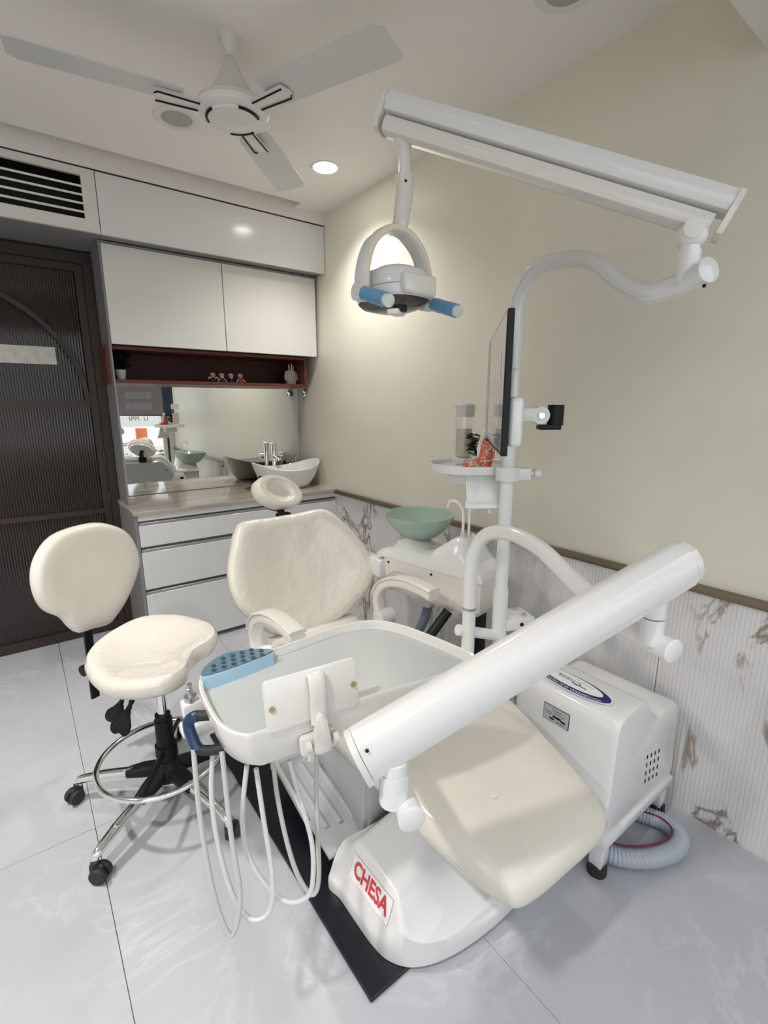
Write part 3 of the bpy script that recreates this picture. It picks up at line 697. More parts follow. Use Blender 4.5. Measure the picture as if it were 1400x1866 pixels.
# horizontal link and small valve box on the pole
b = NB(); cyl(b, (1.135, 1.085, .66), (PX, PY, .60), .0195, 18); part('cross_bar', b, 'white_metal', lp)
b = NB(); m = rotz((PX+.07, PY+.0, .645), math.radians(-20)); box(b, -.05, .065, -.05, .05, -.022, .022, .006, m=m); vb = part('valve_box', b, 'white', lp)
for q in ((.03, -.03), (.03, .03)):
    b = NB(); cyl(b, m @ V(q[0], q[1], .02), m @ V(q[0], q[1], .032), .006, 10); part('valve_screw', b, 'steel', vb)
b = NB(); cyl(b, m @ V(.01, -.048, 0), m @ V(.01, -.054, 0), .007, 10); part('valve_port', b, 'black', vb)

# ================================================================== ACCESSORY TRAY on the pole
TZ = 1.195
tr = thing('accessory_tray', 'round white accessory tray clamped to the lamp pole below the monitor', 'tray', (PX, PY, TZ))
tc = V(1.325, 1.235, TZ)
td = (V(PX, PY, TZ)-tc)
ang_t = math.atan2(td.y, td.x)
disc = []
for i in range(44):
    a = 2*PI*i/44; rr = .150
    disc.append((tc.x+rr*math.cos(a)*1.0, tc.y+rr*math.sin(a)))
b = NB(); cushion(b, disc, [(.92, -.012), (.99, -.010), (1.0, -.002), (1.0, .016), (.985, .018), (.965, .016), (.95, .002), (.5, .0), (0, 0)], lambda u, v, q: V(u, v, TZ+q), (tc.x, tc.y)); part('tray_plate', b, 'white', tr)
b = NB(); cyl(b, (PX, PY, TZ-.024), (PX, PY, TZ+.020), .040, 24); part('clamp_ring', b, 'white', tr)
m = rotz((PX, PY, TZ-.002), math.atan2(-.60, .80))
b = NB(); box(b, .030, .075, -.020, .020, -.021, .019, .004, m=m); part('clamp_block', b, 'white', tr)
b = NB(); cyl(b, m @ V(.065, 0, 0), m @ V(.098, 0, 0), .010, 14); cyl(b, m @ V(.088, 0, 0), m @ V(.108, 0, 0), .017, 10); part('clamp_knob', b, 'white_cream', tr)
b = NB(); m = frame(tc + V(-.02, -.10, -.012), V(.80, -.6, 0), V(-.2, -.28, -.94)); box(b, -.075, .075, 0, .11, -.006, .006, .003, m=m); part('hanging_flap', b, 'white', tr, 'slanted white flap under the tray')
b = NB(); box(b, -.08, .08, .10, .125, -.009, .010, .003, m=m); part('flap_lip', b, 'white', tr)
b = NB(); box(b, tc.x-.06, tc.x+.06, tc.y-.06, tc.y+.06, TZ-.06, TZ-.012, .008); part('under_box', b, 'white', tr)

# cup dispenser
cp = V(1.432, 1.372, TZ)
cp = V(1.375, 1.320, TZ+.001)
t = thing('cup_dispenser', 'clear cup dispenser with paper cups standing on the round tray', 'cup dispenser', cp)
mt = Matrix.Translation(cp)
b = NB(); lathe(b, [(.040, 0), (.042, .012), (.040, .024), (.036, .026)], 28, mt); part('base', b, 'white', t)
b = NB(); lathe(b, [(.035, .026), (.0365, .19)], 28, mt, cap=False); part('tube', b, 'acrylic', t)
b = NB(); lathe(b, [(.038, .178), (.039, .20), (.040, .222), (.034, .226), (0, .227)], 28, mt); part('cap', b, 'white_cream', t)
b = NB()
pr = []
for k in range(17): pr += [(.0285, .028+k*.0063), (.0310, .031+k*.0063), (.0312, .0335+k*.0063)]
lathe(b, pr + [(.024, .133), (0, .133)], 24, mt); part('cup_stack', b, 'cups', t, 'stack of paper cups', kind='stuff', angle=20)
# jaw model
jp = V(1.292, 1.155, TZ+.002)
t = thing('jaw_model', 'red lattice anatomical jaw bone model standing on the round tray', 'dental model', jp)
jm = frame(jp, V(.84, -.54, 0), V(0, 0, 1))
body = smooth_outline([(-.058, .002), (-.03, .0), (.0, .0), (.03, .002), (.040, .03), (.046, .06), (.042, .09), (.026, .108), (.004, .106), (-.004, .085), (-.006, .055), (-.018, .036), (-.040, .03), (-.056, .022)], 4)
b = NB(); cushion(b, body, [(.9, -.014), (1, -.008), (1, .008), (.9, .014), (.4, .016), (0, .016)], lambda u, v, q: jm @ V(u, v, q), (.012, .045)); jb = part('jaw_bone', b, 'jaw_red', t)
b = NB()
for i in range(26):
    for _ in range(20):
        u, v = random.uniform(-.05, .042), random.uniform(.006, .10)
        if (v < .03 or u > 0.0) and u < .038: break
    a = random.uniform(0, PI); L = random.uniform(.008, .016)
    tube(b, [jm @ V(u-L*math.cos(a), v-L*math.sin(a), .0165), jm @ V(u+L*math.cos(a), v+L*math.sin(a), .0165)], .0016, 5)
part('bone_lattice', b, 'bone', jb, kind='stuff')
b = NB(); tube(b, smooth_path([jm @ V(-.008, .03, 0), jm @ V(-.008, .07, 0), jm @ V(.006, .115, 0), jm @ V(.02, .128, 0)], 5), [.006]*5+[.009]*5+[.013]*5+[.010], 12); part('implant_post', b, 'pot', t, 'white tooth shaped top')
# small plant on the tray
def potted_plant(base, label, s, rp, hp, nleaf, spread, gr=None):
    t = thing('potted_plant', label, 'plant', base, gr); mt = Matrix.Translation(base)
    b = NB(); lathe(b, [(rp*.72, 0), (rp, hp), (rp*.9, hp), (rp*.86, hp*.85), (0, hp*.85)], 20, mt); part('pot', b, 'pot', t)
    b = NB()
    for i in range(nleaf):
        a = random.uniform(0, 2*PI); r = spread*math.sqrt(random.random()); z = hp + s*random.uniform(.1, 1.0)
        c = Vector(base) + V(r*math.cos(a), r*math.sin(a), z)
        q = Matrix.Translation(c) @ Matrix.Rotation(random.uniform(0, 6.28), 4, 'Z') @ Matrix.Rotation(random.uniform(-1, 1), 4, 'X')
        l = s*.28; pts = [(-l*.4, 0, 0), (0, -l*.25, .002), (l*.6, 0, -.004), (0, l*.25, .002)]
        f = [b.verts.new(q @ V(*p)) for p in pts]; b.faces.new(f); g = [b.verts.new(q @ (V(*p)+V(0, 0, .0015))) for p in pts]; b.faces.new(g[::-1])
        for k in range(4): b.faces.new((f[k], f[(k+1) % 4], g[(k+1) % 4], g[k])) if False else None
        if i % 3 == 0: tube(b, [Vector(base)+V(0, 0, hp*.8), c], .0012, 4)
    part('foliage', b, 'leaf', t, kind='stuff')
    return t
pt = potted_plant(V(1.352, 1.225, TZ+.002), 'dark artificial plant with grey flowers in a white pot on the round tray', .075, .022, .04, 110, .045)
b = NB()
for i in range(16):
    a = random.uniform(0, 2*PI); r = random.uniform(.01, .05)
    ball(b, V(1.352, 1.225, TZ+.07+random.uniform(0, .035))+V(r*math.cos(a), r*math.sin(a), 0), .0085, (1, 1, .7), 1)
part('flower_heads', b, 'leaf_grey', pt, kind='stuff')

# ================================================================== MONITOR
mo = thing('monitor', 'black edged flat monitor seen edge on, mounted on the lamp pole', 'monitor', (1.15, .97, 1.46))
n0 = V(.930, .762, 1.298); f0 = V(1.385, 1.215, 1.298)
mu = (f0-n0).normalized(); mw = (f0-n0).length; mh = .335
mm = frame(n0, mu, V(0, 0, 1))          # x along the width, y up, z = mu x up : away from the chair
# x cross z-up points to the right wall side; the screen faces the other way
b = NB(); box(b, 0, mw, 0, mh, -.006, .010, .002, 1, m=mm); part('bezel', b, 'black', mo)
b = NB(); box(b, .006, mw-.006, .010, mh-.006, -.0068, -.006, m=mm); sc = part('screen', b, 'screen', mo, 'glossy grey screen')
b = NB(); box(b, mw-.11, mw-.008, .012, mh-.008, -.0074, -.0068, m=mm); part('side_panel', b, 'screen_navy', sc)
for y0 in (.18, .07):
    for k in range(4):
        b = NB(); box(b, .10+k*.078, .172+k*.078, y0, y0+.07, -.0074, -.0068, m=mm); part('image_box', b, 'screen_light', sc)
b = NB(); box(b, .015, mw-.05, .02, .14, .010, .045, .012, 3, m=mm); part('back_shell', b, 'white', mo)
b = NB(); box(b, .20, .40, .05, .22, .024, .052, .012, 3, m=mm); part('mount_plate', b, 'white', mo)
b = NB(); cyl(b, mm @ V(.30, .10, .05), V(PX, PY, 1.395), .016, 12); part('mount_arm', b, 'white', mo)
b = NB(); cyl(b, (PX, PY, 1.365), (PX, PY, 1.425), .030, 20); part('pole_clamp', b, 'white', mo)
bq = rotz((PX+.055, PY-.045, 1.385), math.atan2(-.6, .8))
b = NB(); box(b, -.045, .025, -.030, .030, -.020, .025, .006, m=bq); cyl(b, bq @ V(.02, -.028, 0), bq @ V(.02, .028, 0), .028, 20); part('hinge_bracket', b, 'white', mo)
b = NB(); cyl(b, bq @ V(.075, 0, -.032), bq @ V(.075, 0, .034), .026, 20); box(b, .02, .09, -.024, .024, -.046, -.030, .004, m=bq); part('hinge_barrel', b, 'black', mo)
b = NB(); cyl(b, bq @ V(.02, -.034, .0), bq @ V(.02, -.026, .0), .010, 12); part('hinge_bolt', b, 'chrome', mo)

# ================================================================== SPITTOON UNIT
su = thing('spittoon_unit', 'cream spittoon cabinet with a green glass bowl beside the chair', 'spittoon', (1.38, 1.45, .6))
fu = V(-.17, .985, 0).normalized(); fn = V(.985, .17, 0).normalized()
so = V(1.28, 1.5, 0)
def SP(s, dpt, z): return so + fu*s + fn*dpt + V(0, 0, z)
smx = Matrix(((fn.x, fu.x, 0, so.x), (fn.y, fu.y, 0, so.y), (0, 0, 1, 0), (0, 0, 0, 1)))   # local x = depth, y = along
lo = [(.0, .165), (.012, .18), (.19, .18), (.21, .16), (.21, -.29), (.18, -.325), (.02, -.325), (0, -.30)]
b = NB(); cushion(b, lo, [(.955, .605), (.985, .612), (1.0, .63), (1.0, .715), (1, .752)], lambda u, v, q: smx @ V(u, v, q + (-.055*(v-.17)*0)), (.105, -.07)); bmesh.ops.contextual_create(b, geom=[v for v in b.verts if v.co.z > .7515]); part('body', b, 'white_cream', su)
b = NB()
TP = [(-.34, .795), (-.285, .800), (-.262, .825), (-.235, .880), (-.205, .904), (-.17, .896), (-.12, .860), (-.07, .828), (-.02, .815), (.03, .822), (.07, .842), (.11, .846), (.135, .815), (.165, .797), (.2, .795)]
def top_z(u, v):
    v = max(-.339, min(.199, v))
    for (a, za), (c, zc) in zip(TP, TP[1:]):
        if v <= c: k = (v-a)/(c-a); z = za+(zc-za)*k; break
    return .79 + (z-.79)*math.exp(-abs((u-.105)/.098)**5)
rings = [[smx @ V(.105+(x-.105)*1.004, -.07+(y+.07)*1.004, .7535) for x, y in smooth_outline(lo, 8)]]
for s in (1.004, .985, .96, .92, .87, .81, .74, .66, .57, .48, .38, .28, .18, .08):
    rg = []
    for x, y in smooth_outline(lo, 8):
        u, v = .105+(x-.105)*s, -.07+(y+.07)*s
        k = min(1, (1.004-s)/.12)**.6
        rg.append(smx @ V(u, v, .7635*(1-k) + top_z(u, v)*k))
    rings.append(rg)
loft(b, rings); part('top_cover', b, 'white', su)
bc = V(1.412, 1.612, 0)
b = NB(); lathe(b, [(.05, .79), (.05, .815), (.042, .826)], 28, Matrix.Translation(bc)); part('bowl_foot', b, 'white', su)
b = NB(); lathe(b, [(0, .822), (.05, .825), (.085, .842), (.120, .874), (.148, .914), (.158, .934), (.160, .939), (.155, .939), (.142, .917), (.113, .880), (.08, .850), (.045, .835), (0, .833)], 44, Matrix.Translation(bc), cap=False); part('bowl', b, 'glass_green', su, 'frosted green glass bowl')
sp0 = SP(-.19, .085, .905)
b = NB(); tube(b, smooth_path([sp0, sp0+V(0, 0, .05), sp0+V(0, .005, .10), sp0+V(-.004, .03, .128), sp0+V(-.005, .07, .128), sp0+V(-.005, .085, .10)], 5), .0055, 10); part('water_spout', b, 'print_white', su)
s1 = sp0 + V(.022, -.012, 0)
b = NB(); tube(b, smooth_path([s1, s1+V(0, 0, .07), s1+V(-.002, -.004, .10), s1+V(.02, -.02, .125), s1+V(.05, -.04, .12), s1+V(.065, -.05, .09)], 5), .0055, 10); part('cup_filler_spout', b, 'print_white', su)
for q in (sp0, s1):
    b = NB(); cyl(b, q+V(0, 0, -.012), q+V(0, 0, .008), .011, 12); part('spout_collar', b, 'chrome', su)
b = NB(); q = SP(.10, -.0, .675); cyl(b, q, q - fn*.02, .008, 10); box(b, -.018, .018, -.004, .004, -.004, .004, m=Matrix.Translation(q-fn*.02)); part('tap_knob', b, 'black', su)
for s, z in ((.14, .735), (-.10, .735)):
    b = NB(); ball(b, SP(s, -.001, z), .006, sub=1); part('screw', b, 'black', su)
b = NB(); tube(b, smooth_path([SP(.15, -.001, .665), SP(.10, -.001, .70), SP(.05, -.001, .695), SP(.0, -.001, .655)], 6), .0015, 6); part('moulded_line', b, 'print_border', su)
b = NB(); loft(b, [[SP(.05, .03, .62), SP(.05, .16, .62), SP(-.09, .16, .62), SP(-.09, .03, .62)], [SP(.02, .05, .555), SP(.02, .13, .555), SP(-.05, .13, .555), SP(-.05, .05, .555)]]); part('filter_housing', b, 'white', su)
b = NB(); tube(b, smooth_path([SP(-.02, .09, .56), SP(-.0, .09, .48), SP(.03, .06, .38), SP(.05, -.02, .2), SP(.05, -.1, .09)], 6), .021, 14); part('drain_hose', b, 'drain', su)
b = NB(); box(b, 1.10, 1.27, 1.82, 1.87, .70, .77, .010); box(b, 1.10, 1.26, 1.825, 1.865, .62, .695, .008); box(b, 1.22, 1.28, 1.66, 1.87, .66, .74, .008); part('support_arm', b, 'white', su, 'white support arm behind the backrest')
b = NB(); box(b, 1.36, 1.42, 1.2, 1.26, .40, .62, .008); part('rear_bracket', b, 'black', su)
b = NB(); tube(b, [(1.30, 1.30, .61), (1.20, 1.32, .5), (1.1, 1.3, .42)], .02, 12); part('support_tube', b, 'black', su)

# ================================================================== DELIVERY UNIT
du = thing('delivery_unit', 'white dental delivery tray on a curved post with a diagonal spring arm', 'delivery unit', (1.165, 1.065, 0))
R1 = .0228
b = NB(); tube(b, [(1.165, 1.065, .36), (1.165, 1.065, .735)], R1, 20); part('post', b, 'white_metal', du)
b = NB(); cyl(b, (1.165, 1.065, .736), (1.165, 1.065, .743), R1+.001, 20); part('post_ring', b, 'steel', du)
up_ = smooth_path([(1.165, 1.065, .744), (1.165, 1.065, .86), (1.168, 1.055, .945), (1.168, 1.005, 1.012), (1.160, .905, 1.038), (1.126, .775, 1.028), (1.068, .642, .995), (1.014, .522, .97), (.97, .430, .963), (.943, .345, .964)], 6)
b = NB(); tube(b, up_, R1, 20); ut = part('curved_tube', b, 'white_metal', du)
e = up_[-1]; dd = (up_[-1]-up_[-3]).normalized()
b = NB(); tube(b, [e-dd*.002, e+dd*.003, e+dd*.005], [R1+.001, R1+.001, R1-.003], 24); part('end_cap', b, 'white', ut)
b = NB(); tube(b, [(.940, .385, .966), (.940, .385, 1.018)], .0215, 20); part('riser', b, 'white_metal', du)
b = NB(); tube(b, [(.940, .385, 1.021), (.940, .385, 1.085)], .0215, 20); part('riser', b, 'white', du)
A = V(.993, .369, 1.120); Bp = V(.390, .580, .855); ax = (Bp-A).normalized(); side = ax.cross(V(0,0,1)).normalized(); upv = side.cross(ax)
b = NB(); beam(b, A, Bp, .036, -.045, .046, .030); part('spring_arm', b, 'white', du)
b = NB(); beam(b, A-ax*.016, A-ax*.001, .0355, -.041, .042, .030); part('arm_end_cap', b, 'white_cream', du)
b = NB(); beam(b, Bp+ax*.001, Bp+ax*.012, .036, -.048, .042, .024); part('arm_end_cap', b, 'white_cream', du)
b = NB(); ball(b, Bp-ax*.012+upv*.030-side*.034, .0035, sub=1); part('arm_screw', b, 'black', du)
q = V(.432, .548, 0)
b = NB(); tube(b, [q+V(0, 0, .845), q+V(0, 0, .825)], .0225, 20); tube(b, [q+V(0, 0, .824), q+V(0, 0, .765)], .0245, 20); part('joint_sleeve', b, 'white_metal', du)
lt0 = V(.438, .508, .757); lt1 = V(.545, .80, .752); dd = (lt0-lt1).normalized()
b = NB(); cyl(b, lt0, lt1, .0225, 20); lj = part('lower_tube', b, 'white_metal', du)
b = NB(); tube(b, [lt0-dd*.002, lt0+dd*.003, lt0+dd*.005], [.0235, .0235, .020], 24); part('end_cap', b, 'white', lj)
# tray body
tz = .842
tray_ol = smooth_outline([(.232, .90), (.243, .98), (.275, 1.035), (.33, 1.058), (.42, 1.028), (.52, 1.03), (.62, 1.035), (.70, 1.02), (.745, .985), (.778, .90), (.803, .75), (.80, .702), (.765, .688), (.65, .700), (.48, .729), (.30, .752), (.255, .765), (.232, .82)], 5)
tcn = (.52, .87)
b = NB(); cushion(b, tray_ol, [(.80, tz-.088), (.90, tz-.085), (.955, tz-.072), (.985, tz-.04), (1.0, tz-.012), (1.0, tz-.003), (.99, tz), (.972, tz-.002), (.955, tz-.018), (.94, tz-.0205), (.5, tz-.0205), (0, tz-.0205)], lambda u, v, q: V(u, v, q), tcn); part('tray_body', b, 'white_cream', du)
b = NB(); cushion(b, tray_ol, [(.936, tz-.0203), (.934, tz-.0192), (.5, tz-.0192), (0, tz-.0192)], lambda u, v, q: V(u, v, q), tcn); part('tray_pan', b, 'pan', du, 'pale grey tray liner')
# control console on the back left corner
con = [(.248, .995), (.275, 1.036), (.33, 1.056), (.40, 1.034), (.425, 1.022), (.42, 1.0)]
b = NB(); loft(b, [[(x, y, tz-.019) for x, y in ((.246, .972), (.25, .99), (.275, 1.03), (.33, 1.048), (.40, 1.028), (.43, 1.010), (.418, .984), (.33, .974))], [(x, y, z) for x, y, z in ((.25, .985, tz+.000), (.253, .998, tz+.002), (.277, 1.034, tz+.008), (.33, 1.052, tz+.010), (.40, 1.031, tz+.008), (.427, 1.012, tz+.004), (.421, .998, tz+.002), (.33, .988, tz+.001))]]); cn = part('console', b, 'blue_pale', du, 'pale blue control console')
b = NB(); kp = smooth_outline([(.257, .998), (.28, 1.03), (.33, 1.047), (.395, 1.028), (.42, 1.011), (.415, 1.002), (.33, .993)], 4)
cushion(b, kp, [(1, 0), (1, .0025), (.5, .0028), (0, .0028)], lambda u, v, q: V(u, v, tz+.0025+q+(v-.998)*.16), (.335, 1.015)); kpd = part('keypad', b, 'keypad', cn)
for i in range(6):
    for j in range(3):
        u, v = .283+i*.0225, 1.002+j*.0145
        if (j == 2 and (i < 1 or i > 4)) or (j == 1 and i > 5): continue
        b = NB(); lathe(b, [(.0058, 0), (.0058, .0012), (0, .0014)], 8, Matrix.Translation((u+.004*j, v, tz+.0052+(v-.998)*.16))); part('key', b, 'key', cn)
# bracket plate with strap and lever
pm = frame((.391, .7395, tz-.012), V(.18, -.022, 0), V(.02, .16, .98))
b = NB(); prism(b, rrect(.188, .098, .008, 4), .010, pm @ Matrix.Translation((0, .049, -.008)), .002, 2); bp = part('bracket_plate', b, 'white_cream', du)
for u in (-.082, .084):
    b = NB(); cyl(b, pm @ V(u, .045, .001), pm @ V(u, .045, .005), .0055, 14); part('screw', b, 'brass', bp)
b = NB(); tube(b, smooth_path([pm @ V(.005, .088, .002), pm @ V(.005, .086, .010), pm @ V(.005, .06, .013), pm @ V(.004, .02, .010), pm @ V(.003, -.006, .010)], 4), 1.0, prof=[(x*.008, y*.032) for x, y in rrect(1, 1, .3, 2)], up=tuple((pm.to_3x3() @ V(0, 0, 1)))); part('strap', b, 'white_cream', bp)
b = NB(); prism(b, smooth_outline([(-.016, -.058), (.014, -.058), (.013, -.02), (.010, .008), (.003, .016), (-.006, .012), (-.014, -.02)], 3), .014, pm @ Matrix.Translation((.004, 0, .008)), .003, 2); part('lever', b, 'white_cream', bp)
b = NB(); prism(b, rrect(.072, .040, .008, 3), .012, pm @ Matrix.Translation((0, -.045, -.006)), .003, 2); part('lever_mount', b, 'white_cream', bp)
for u in (-.026, .030):
    b = NB(); cyl(b, pm @ V(u-.004, -.042, .014), pm @ V(u+.006, -.042, .014), .011, 12); part('thumb_knob', b, 'white_cream', bp)
# side handle, handpiece rest and hoses
b = NB(); hp = smooth_path([(.262, .895, .805), (.235, .908, .808), (.213, .922, .806), (.203, .926, .792), (.206, .917, .764), (.213, .905, .743), (.232, .890, .74), (.255, .876, .745), (.285, .86, .75)], 5); tube(b, hp, .0105, 12); sh = part('side_handle', b, 'rubber', du, 'black foam side handle')
b = NB(); tube(b, hp[8:26], .0116, 12); part('film_wrap', b, 'blue_dark', sh, 'dark blue film wrap')
b = NB(); box(b, .206, .255, .972, 1.005, .768, .803, .005); box(b, .196, .30, .950, .985, .742, .764, .005); rs = part('handpiece_rest', b, 'white', du)
b = NB(); cyl(b, (.226, .988, .79), (.226, .988, .815), .013, 14); tube(b, [(.226, .988, .815), (.226, .988, .822), (.226, .988, .823), (.226, .988, .832), (.226, .988, .833), (.226, .988, .842)], [.006, .006, .0075, .0075, .0055, .0055], 12); part('handpiece_coupling', b, 'steel', rs)
b = NB(); cyl(b, (.395, .775, .762), (.395, .775, .735), .014, 14); cyl(b, (.395, .775, .737), (.395, .775, .715), .008, 12); part('hose_fitting', b, 'chrome', du)
for i, (pts, mt_) in enumerate((
    (((0.203, 0.904, 0.748), (0.196, 0.872, 0.611), (0.198, 0.829, 0.464), (0.214, 0.795, 0.384), (0.239, 0.796, 0.456), (0.241, 0.831, 0.589), (0.248, 0.869, 0.744)), 'hose'),
    (((0.240, 0.900, 0.740), (0.224, 0.883, 0.639), (0.223, 0.853, 0.526), (0.236, 0.817, 0.430), (0.259, 0.790, 0.394), (0.289, 0.772, 0.413), (0.302, 0.781, 0.481), (0.303, 0.812, 0.594), (0.304, 0.839, 0.696)), 'hose_blue'),
    (((0.296, 0.869, 0.687), (0.274, 0.855, 0.578), (0.276, 0.830, 0.494), (0.305, 0.790, 0.429), (0.333, 0.764, 0.408), (0.363, 0.745, 0.423), (0.376, 0.746, 0.462), (0.383, 0.760, 0.531), (0.376, 0.789, 0.614), (0.368, 0.817, 0.698)), 'hose_blue'),
    (((0.351, 0.863, 0.677), (0.348, 0.843, 0.600), (0.352, 0.814, 0.504), (0.362, 0.787, 0.433), (0.380, 0.763, 0.395), (0.397, 0.761, 0.433), (0.412, 0.789, 0.576), (0.429, 0.812, 0.705)), 'hose'),
)):
    b = NB(); tube(b, smooth_path(pts, 6), .0052, 10); part("instrument_hose", b, mt_, du)
# ================================================================== SUCTION UNIT
un = thing('suction_unit', 'white motorized suction unit on legs against the marble wall', 'suction unit', (1.46, .74, 0))
prof = smooth_outline([(1.255, .135), (1.256, .30), (1.262, .47), (1.268, .515), (1.285, .535), (1.33, .545), (1.40, .547), (1.435, .535), (1.468, .490), (1.50, .455), (1.535, .448), (1.60, .450), (1.65, .447), (1.672, .432), (1.68, .40), (1.682, .28), (1.684, .135), (1.47, .132)], 4)
b = NB(); rings = []
yc_ = .335
for s, y in ((.90, .568), (.97, .570), (.992, .577), (1, .590), (1, .75), (1, .90), (.992, .915), (.97, .922), (.9, .924)):
    rings.append([(1.47+(x-1.47)*s, y, yc_+(z-yc_)*s) for x, z in prof])
loft(b, rings); bd = part('body', b, 'white', un)
b = NB(); box(b, 1.243, 1.69, .560, .93, .112, .150, .006, 2); part('base_frame', b, 'white_metal', un)
for x, y in ((1.272, .590), (1.658, .590), (1.272, .90), (1.658, .90)):
    b = NB(); box(b, x-.020, x+.020, y-.020, y+.020, .02, .114, .002); lg = part('leg', b, 'white_metal', un)
    b = NB(); lathe(b, [(.029, 0), (.030, .008), (.028, .034), (.022, .036)], 18, Matrix.Translation((x, y, 0))); part('rubber_foot', b, 'rubber', lg)
for i in range(4):
    for j in range(4):
        x = 1.475 + .028*j + .002*i; z = .325 - .031*i - .006*j
        b = NB(); prism(b, rrect(.006, .015, .003, 3), .003, frame((x, .5695, z), V(1, 0, 0), V(0, 0, 1))); part('vent_hole', b, 'black', bd)
# oval label on the top face, read from the wall side
om = frame((1.323, .757, .5482), V(.03, 1, 0), V(-1, 0, -.05))
oval = [(.135*math.cos(2*PI*i/48), .045*math.sin(2*PI*i/48)) for i in range(48)]
b = NB(); prism(b, oval, .0012, om); ov = part('oval_label', b, 'print_white', bd)
b = NB(); prism(b, [(x*.965, y*.93) for x, y in oval], .0006, om @ Matrix.Translation((0, 0, .0010))); part('label_field', b, 'navy', ov)
b = NB(); prism(b, [(.012+.112*math.cos(2*PI*i/40), -.008+.030*math.sin(2*PI*i/40)) for i in range(40)], .0006, om @ Matrix.Translation((0, 0, .0014))); part('label_inset', b, 'print_white', ov)
b = text_mesh('MOTORIZED SUCTION UNIT', .0175, spacing=1.0)
for v in b.verts:
    u = v.co.x / .108; a = PI/2 - u*1.02; rr = v.co.y
    v.co = V((.122+rr)*math.cos(a), (.033+rr*.9)*math.sin(a), 0) if True else v.co
part('label_lettering', xf(b, om @ Matrix.Translation((0, 0, .0022))), 'print_white', ov)
b = text_mesh('Chesa', .026); part('label_script', xf(b, om @ Matrix.Translation((.015, -.008, .0024)) @ Matrix.Scale(1.3, 4, (1, 0, 0))), 'key', ov)
b = NB(); tube(b, [om @ V(-.05, .0, .0022), om @ V(-.005, -.002, .0022)], .0015, 6); part('label_swash', b, 'black', ov)
b = NB(); tube(b, [om @ V(.02, -.022, .0022), om @ V(.09, -.012, .0022)], .0012, 6); tube(b, [om @ V(-.06, -.02, .0022), om @ V(.0, -.026, .0022)], .001, 6); part('label_fine_print', b, 'grey_print', ov)
sm = frame((1.2605, .765, .452), V(0, -1, 0), V(.04, 0, 1))
b = NB(); prism(b, rrect(.088, .052, .001, 1), .0015, sm); sl = part('spec_plate', b, 'grey_print', bd)
b = NB(); prism(b, rrect(.092, .056, .001, 1), .0008, sm); part('plate_border', b, 'black', sl)
b = text_mesh('Chesa', .013); part('plate_lettering', xf(b, sm @ Matrix.Translation((0, .016, .0018))), 'black', sl)
for u, v, l, h in ((-.026, .004, .022, .0015), (-.026, -.002, .018, .0015), (.012, .006, .04, .0015), (.004, -.006, .03, .007), (.026, -.010, .016, .006), (-.014, -.016, .016, .006), (.016, -.019, .03, .002)):
    b = NB(); box(b, u-l/2, u+l/2, v-h/2, v+h/2, .0012, .0019, m=sm); part('plate_print', b, 'black', sl)

# ribbed hose coiled under the suction unit
hpts = smooth_path([(1.36, .72, .031), (1.325, .65, .031), (1.34, .57, .031), (1.41, .505, .031), (1.50, .470, .031), (1.57, .478, .031), (1.595, .53, .031), (1.57, .60, .031), (1.52, .70, .031), (1.50, .80, .031)], 26)
rad = [.0265 + (.0036 if (i % 3) == 0 else 0) for i in range(len(hpts))]
t = thing('suction_hose', 'ribbed blue grey suction hose curled on the floor under the suction unit', 'hose', (1.45, .55, 0))
b = NB(); tube(b, hpts, rad, 16); part('ribbed_tube', b, 'flex', t, angle=80)
b = NB(); cen = V(1.47, .60, .031); tube(b, [p + (cen-p).normalized()*.022 + V(0, 0, .025) for p in hpts[40:-30]], .003, 6); part('stripe', b, 'maroon', t, 'maroon stripe')

# ================================================================== STOOL
stl = thing('operator_stool', 'ivory saddle stool with chrome five star base and foot ring', 'stool', (.29, 1.70, 0))
sx, sy = .29, 1.70
so_l = smooth_outline([(.079, 1.677), (.107, 1.794), (.186, 1.884), (.295, 1.931), (.41, 1.875), (.485, 1.752), (.492, 1.655), (.455, 1.60), (.395, 1.575), (.358, 1.515), (.318, 1.432), (.250, 1.392), (.180, 1.425), (.110, 1.514)], 6)
def stf(u, v, q): return V(u, v, .578 + q + .02*((u-.27)**2+(v-1.68)**2)/.04)
b = NB(); cushion(b, so_l, [(.86, -.035), (.94, -.030), (.985, -.014), (1.0, .004), (.985, .018), (.95, .028), (.88, .033), (.76, .030), (.6, .022), (.4, .016), (.2, .013), (0, .012)], stf, (.28, 1.68)); part('seat', b, 'vinyl_film', stl)
p0 = V(.125, 2.045, .80); hN = V(.5, -.85, .15).normalized(); hH = V(0, 0, 1).cross(hN).normalized(); hV = hN.cross(hH)
bk = smooth_outline([(-.05, -.205), (.0, -.212), (.06, -.222), (.10, -.205), (.16, -.155), (.22, -.075), (.248, .0), (.225, .105), (.15, .165), (.060, .182), (-.057, .168), (-.133, .110), (-.166, .04), (-.168, -.03), (-.148, -.08), (-.10, -.125), (-.078, -.17)], 4)
def skf(u, v, q): return p0 + hH*u + hV*v + hN*(q + .02*((u-.04)/.2)**2 - .01)
b = NB(); cushion(b, bk, [(.86, -.040), (.95, -.036), (.99, -.022), (1.0, -.004), (.985, .010), (.95, .020), (.88, .026), (.74, .026), (.55, .022), (.35, .019), (.15, .018), (0, .018)], skf, (.035, -.01)); part('backrest', b, 'vinyl', stl)
bb = p0 + hH*.035 - hN*.045
b = NB(); tube(b, [bb + V(0, 0, .03), bb + V(-.005, .0, -.20), bb + V(-.012, -.012, -.52)], 1.0, prof=[(x*.014, y*.034) for x, y in rrect(1, 1, .25, 2)], up=tuple(hN)); part('back_bar', b, 'black', stl)
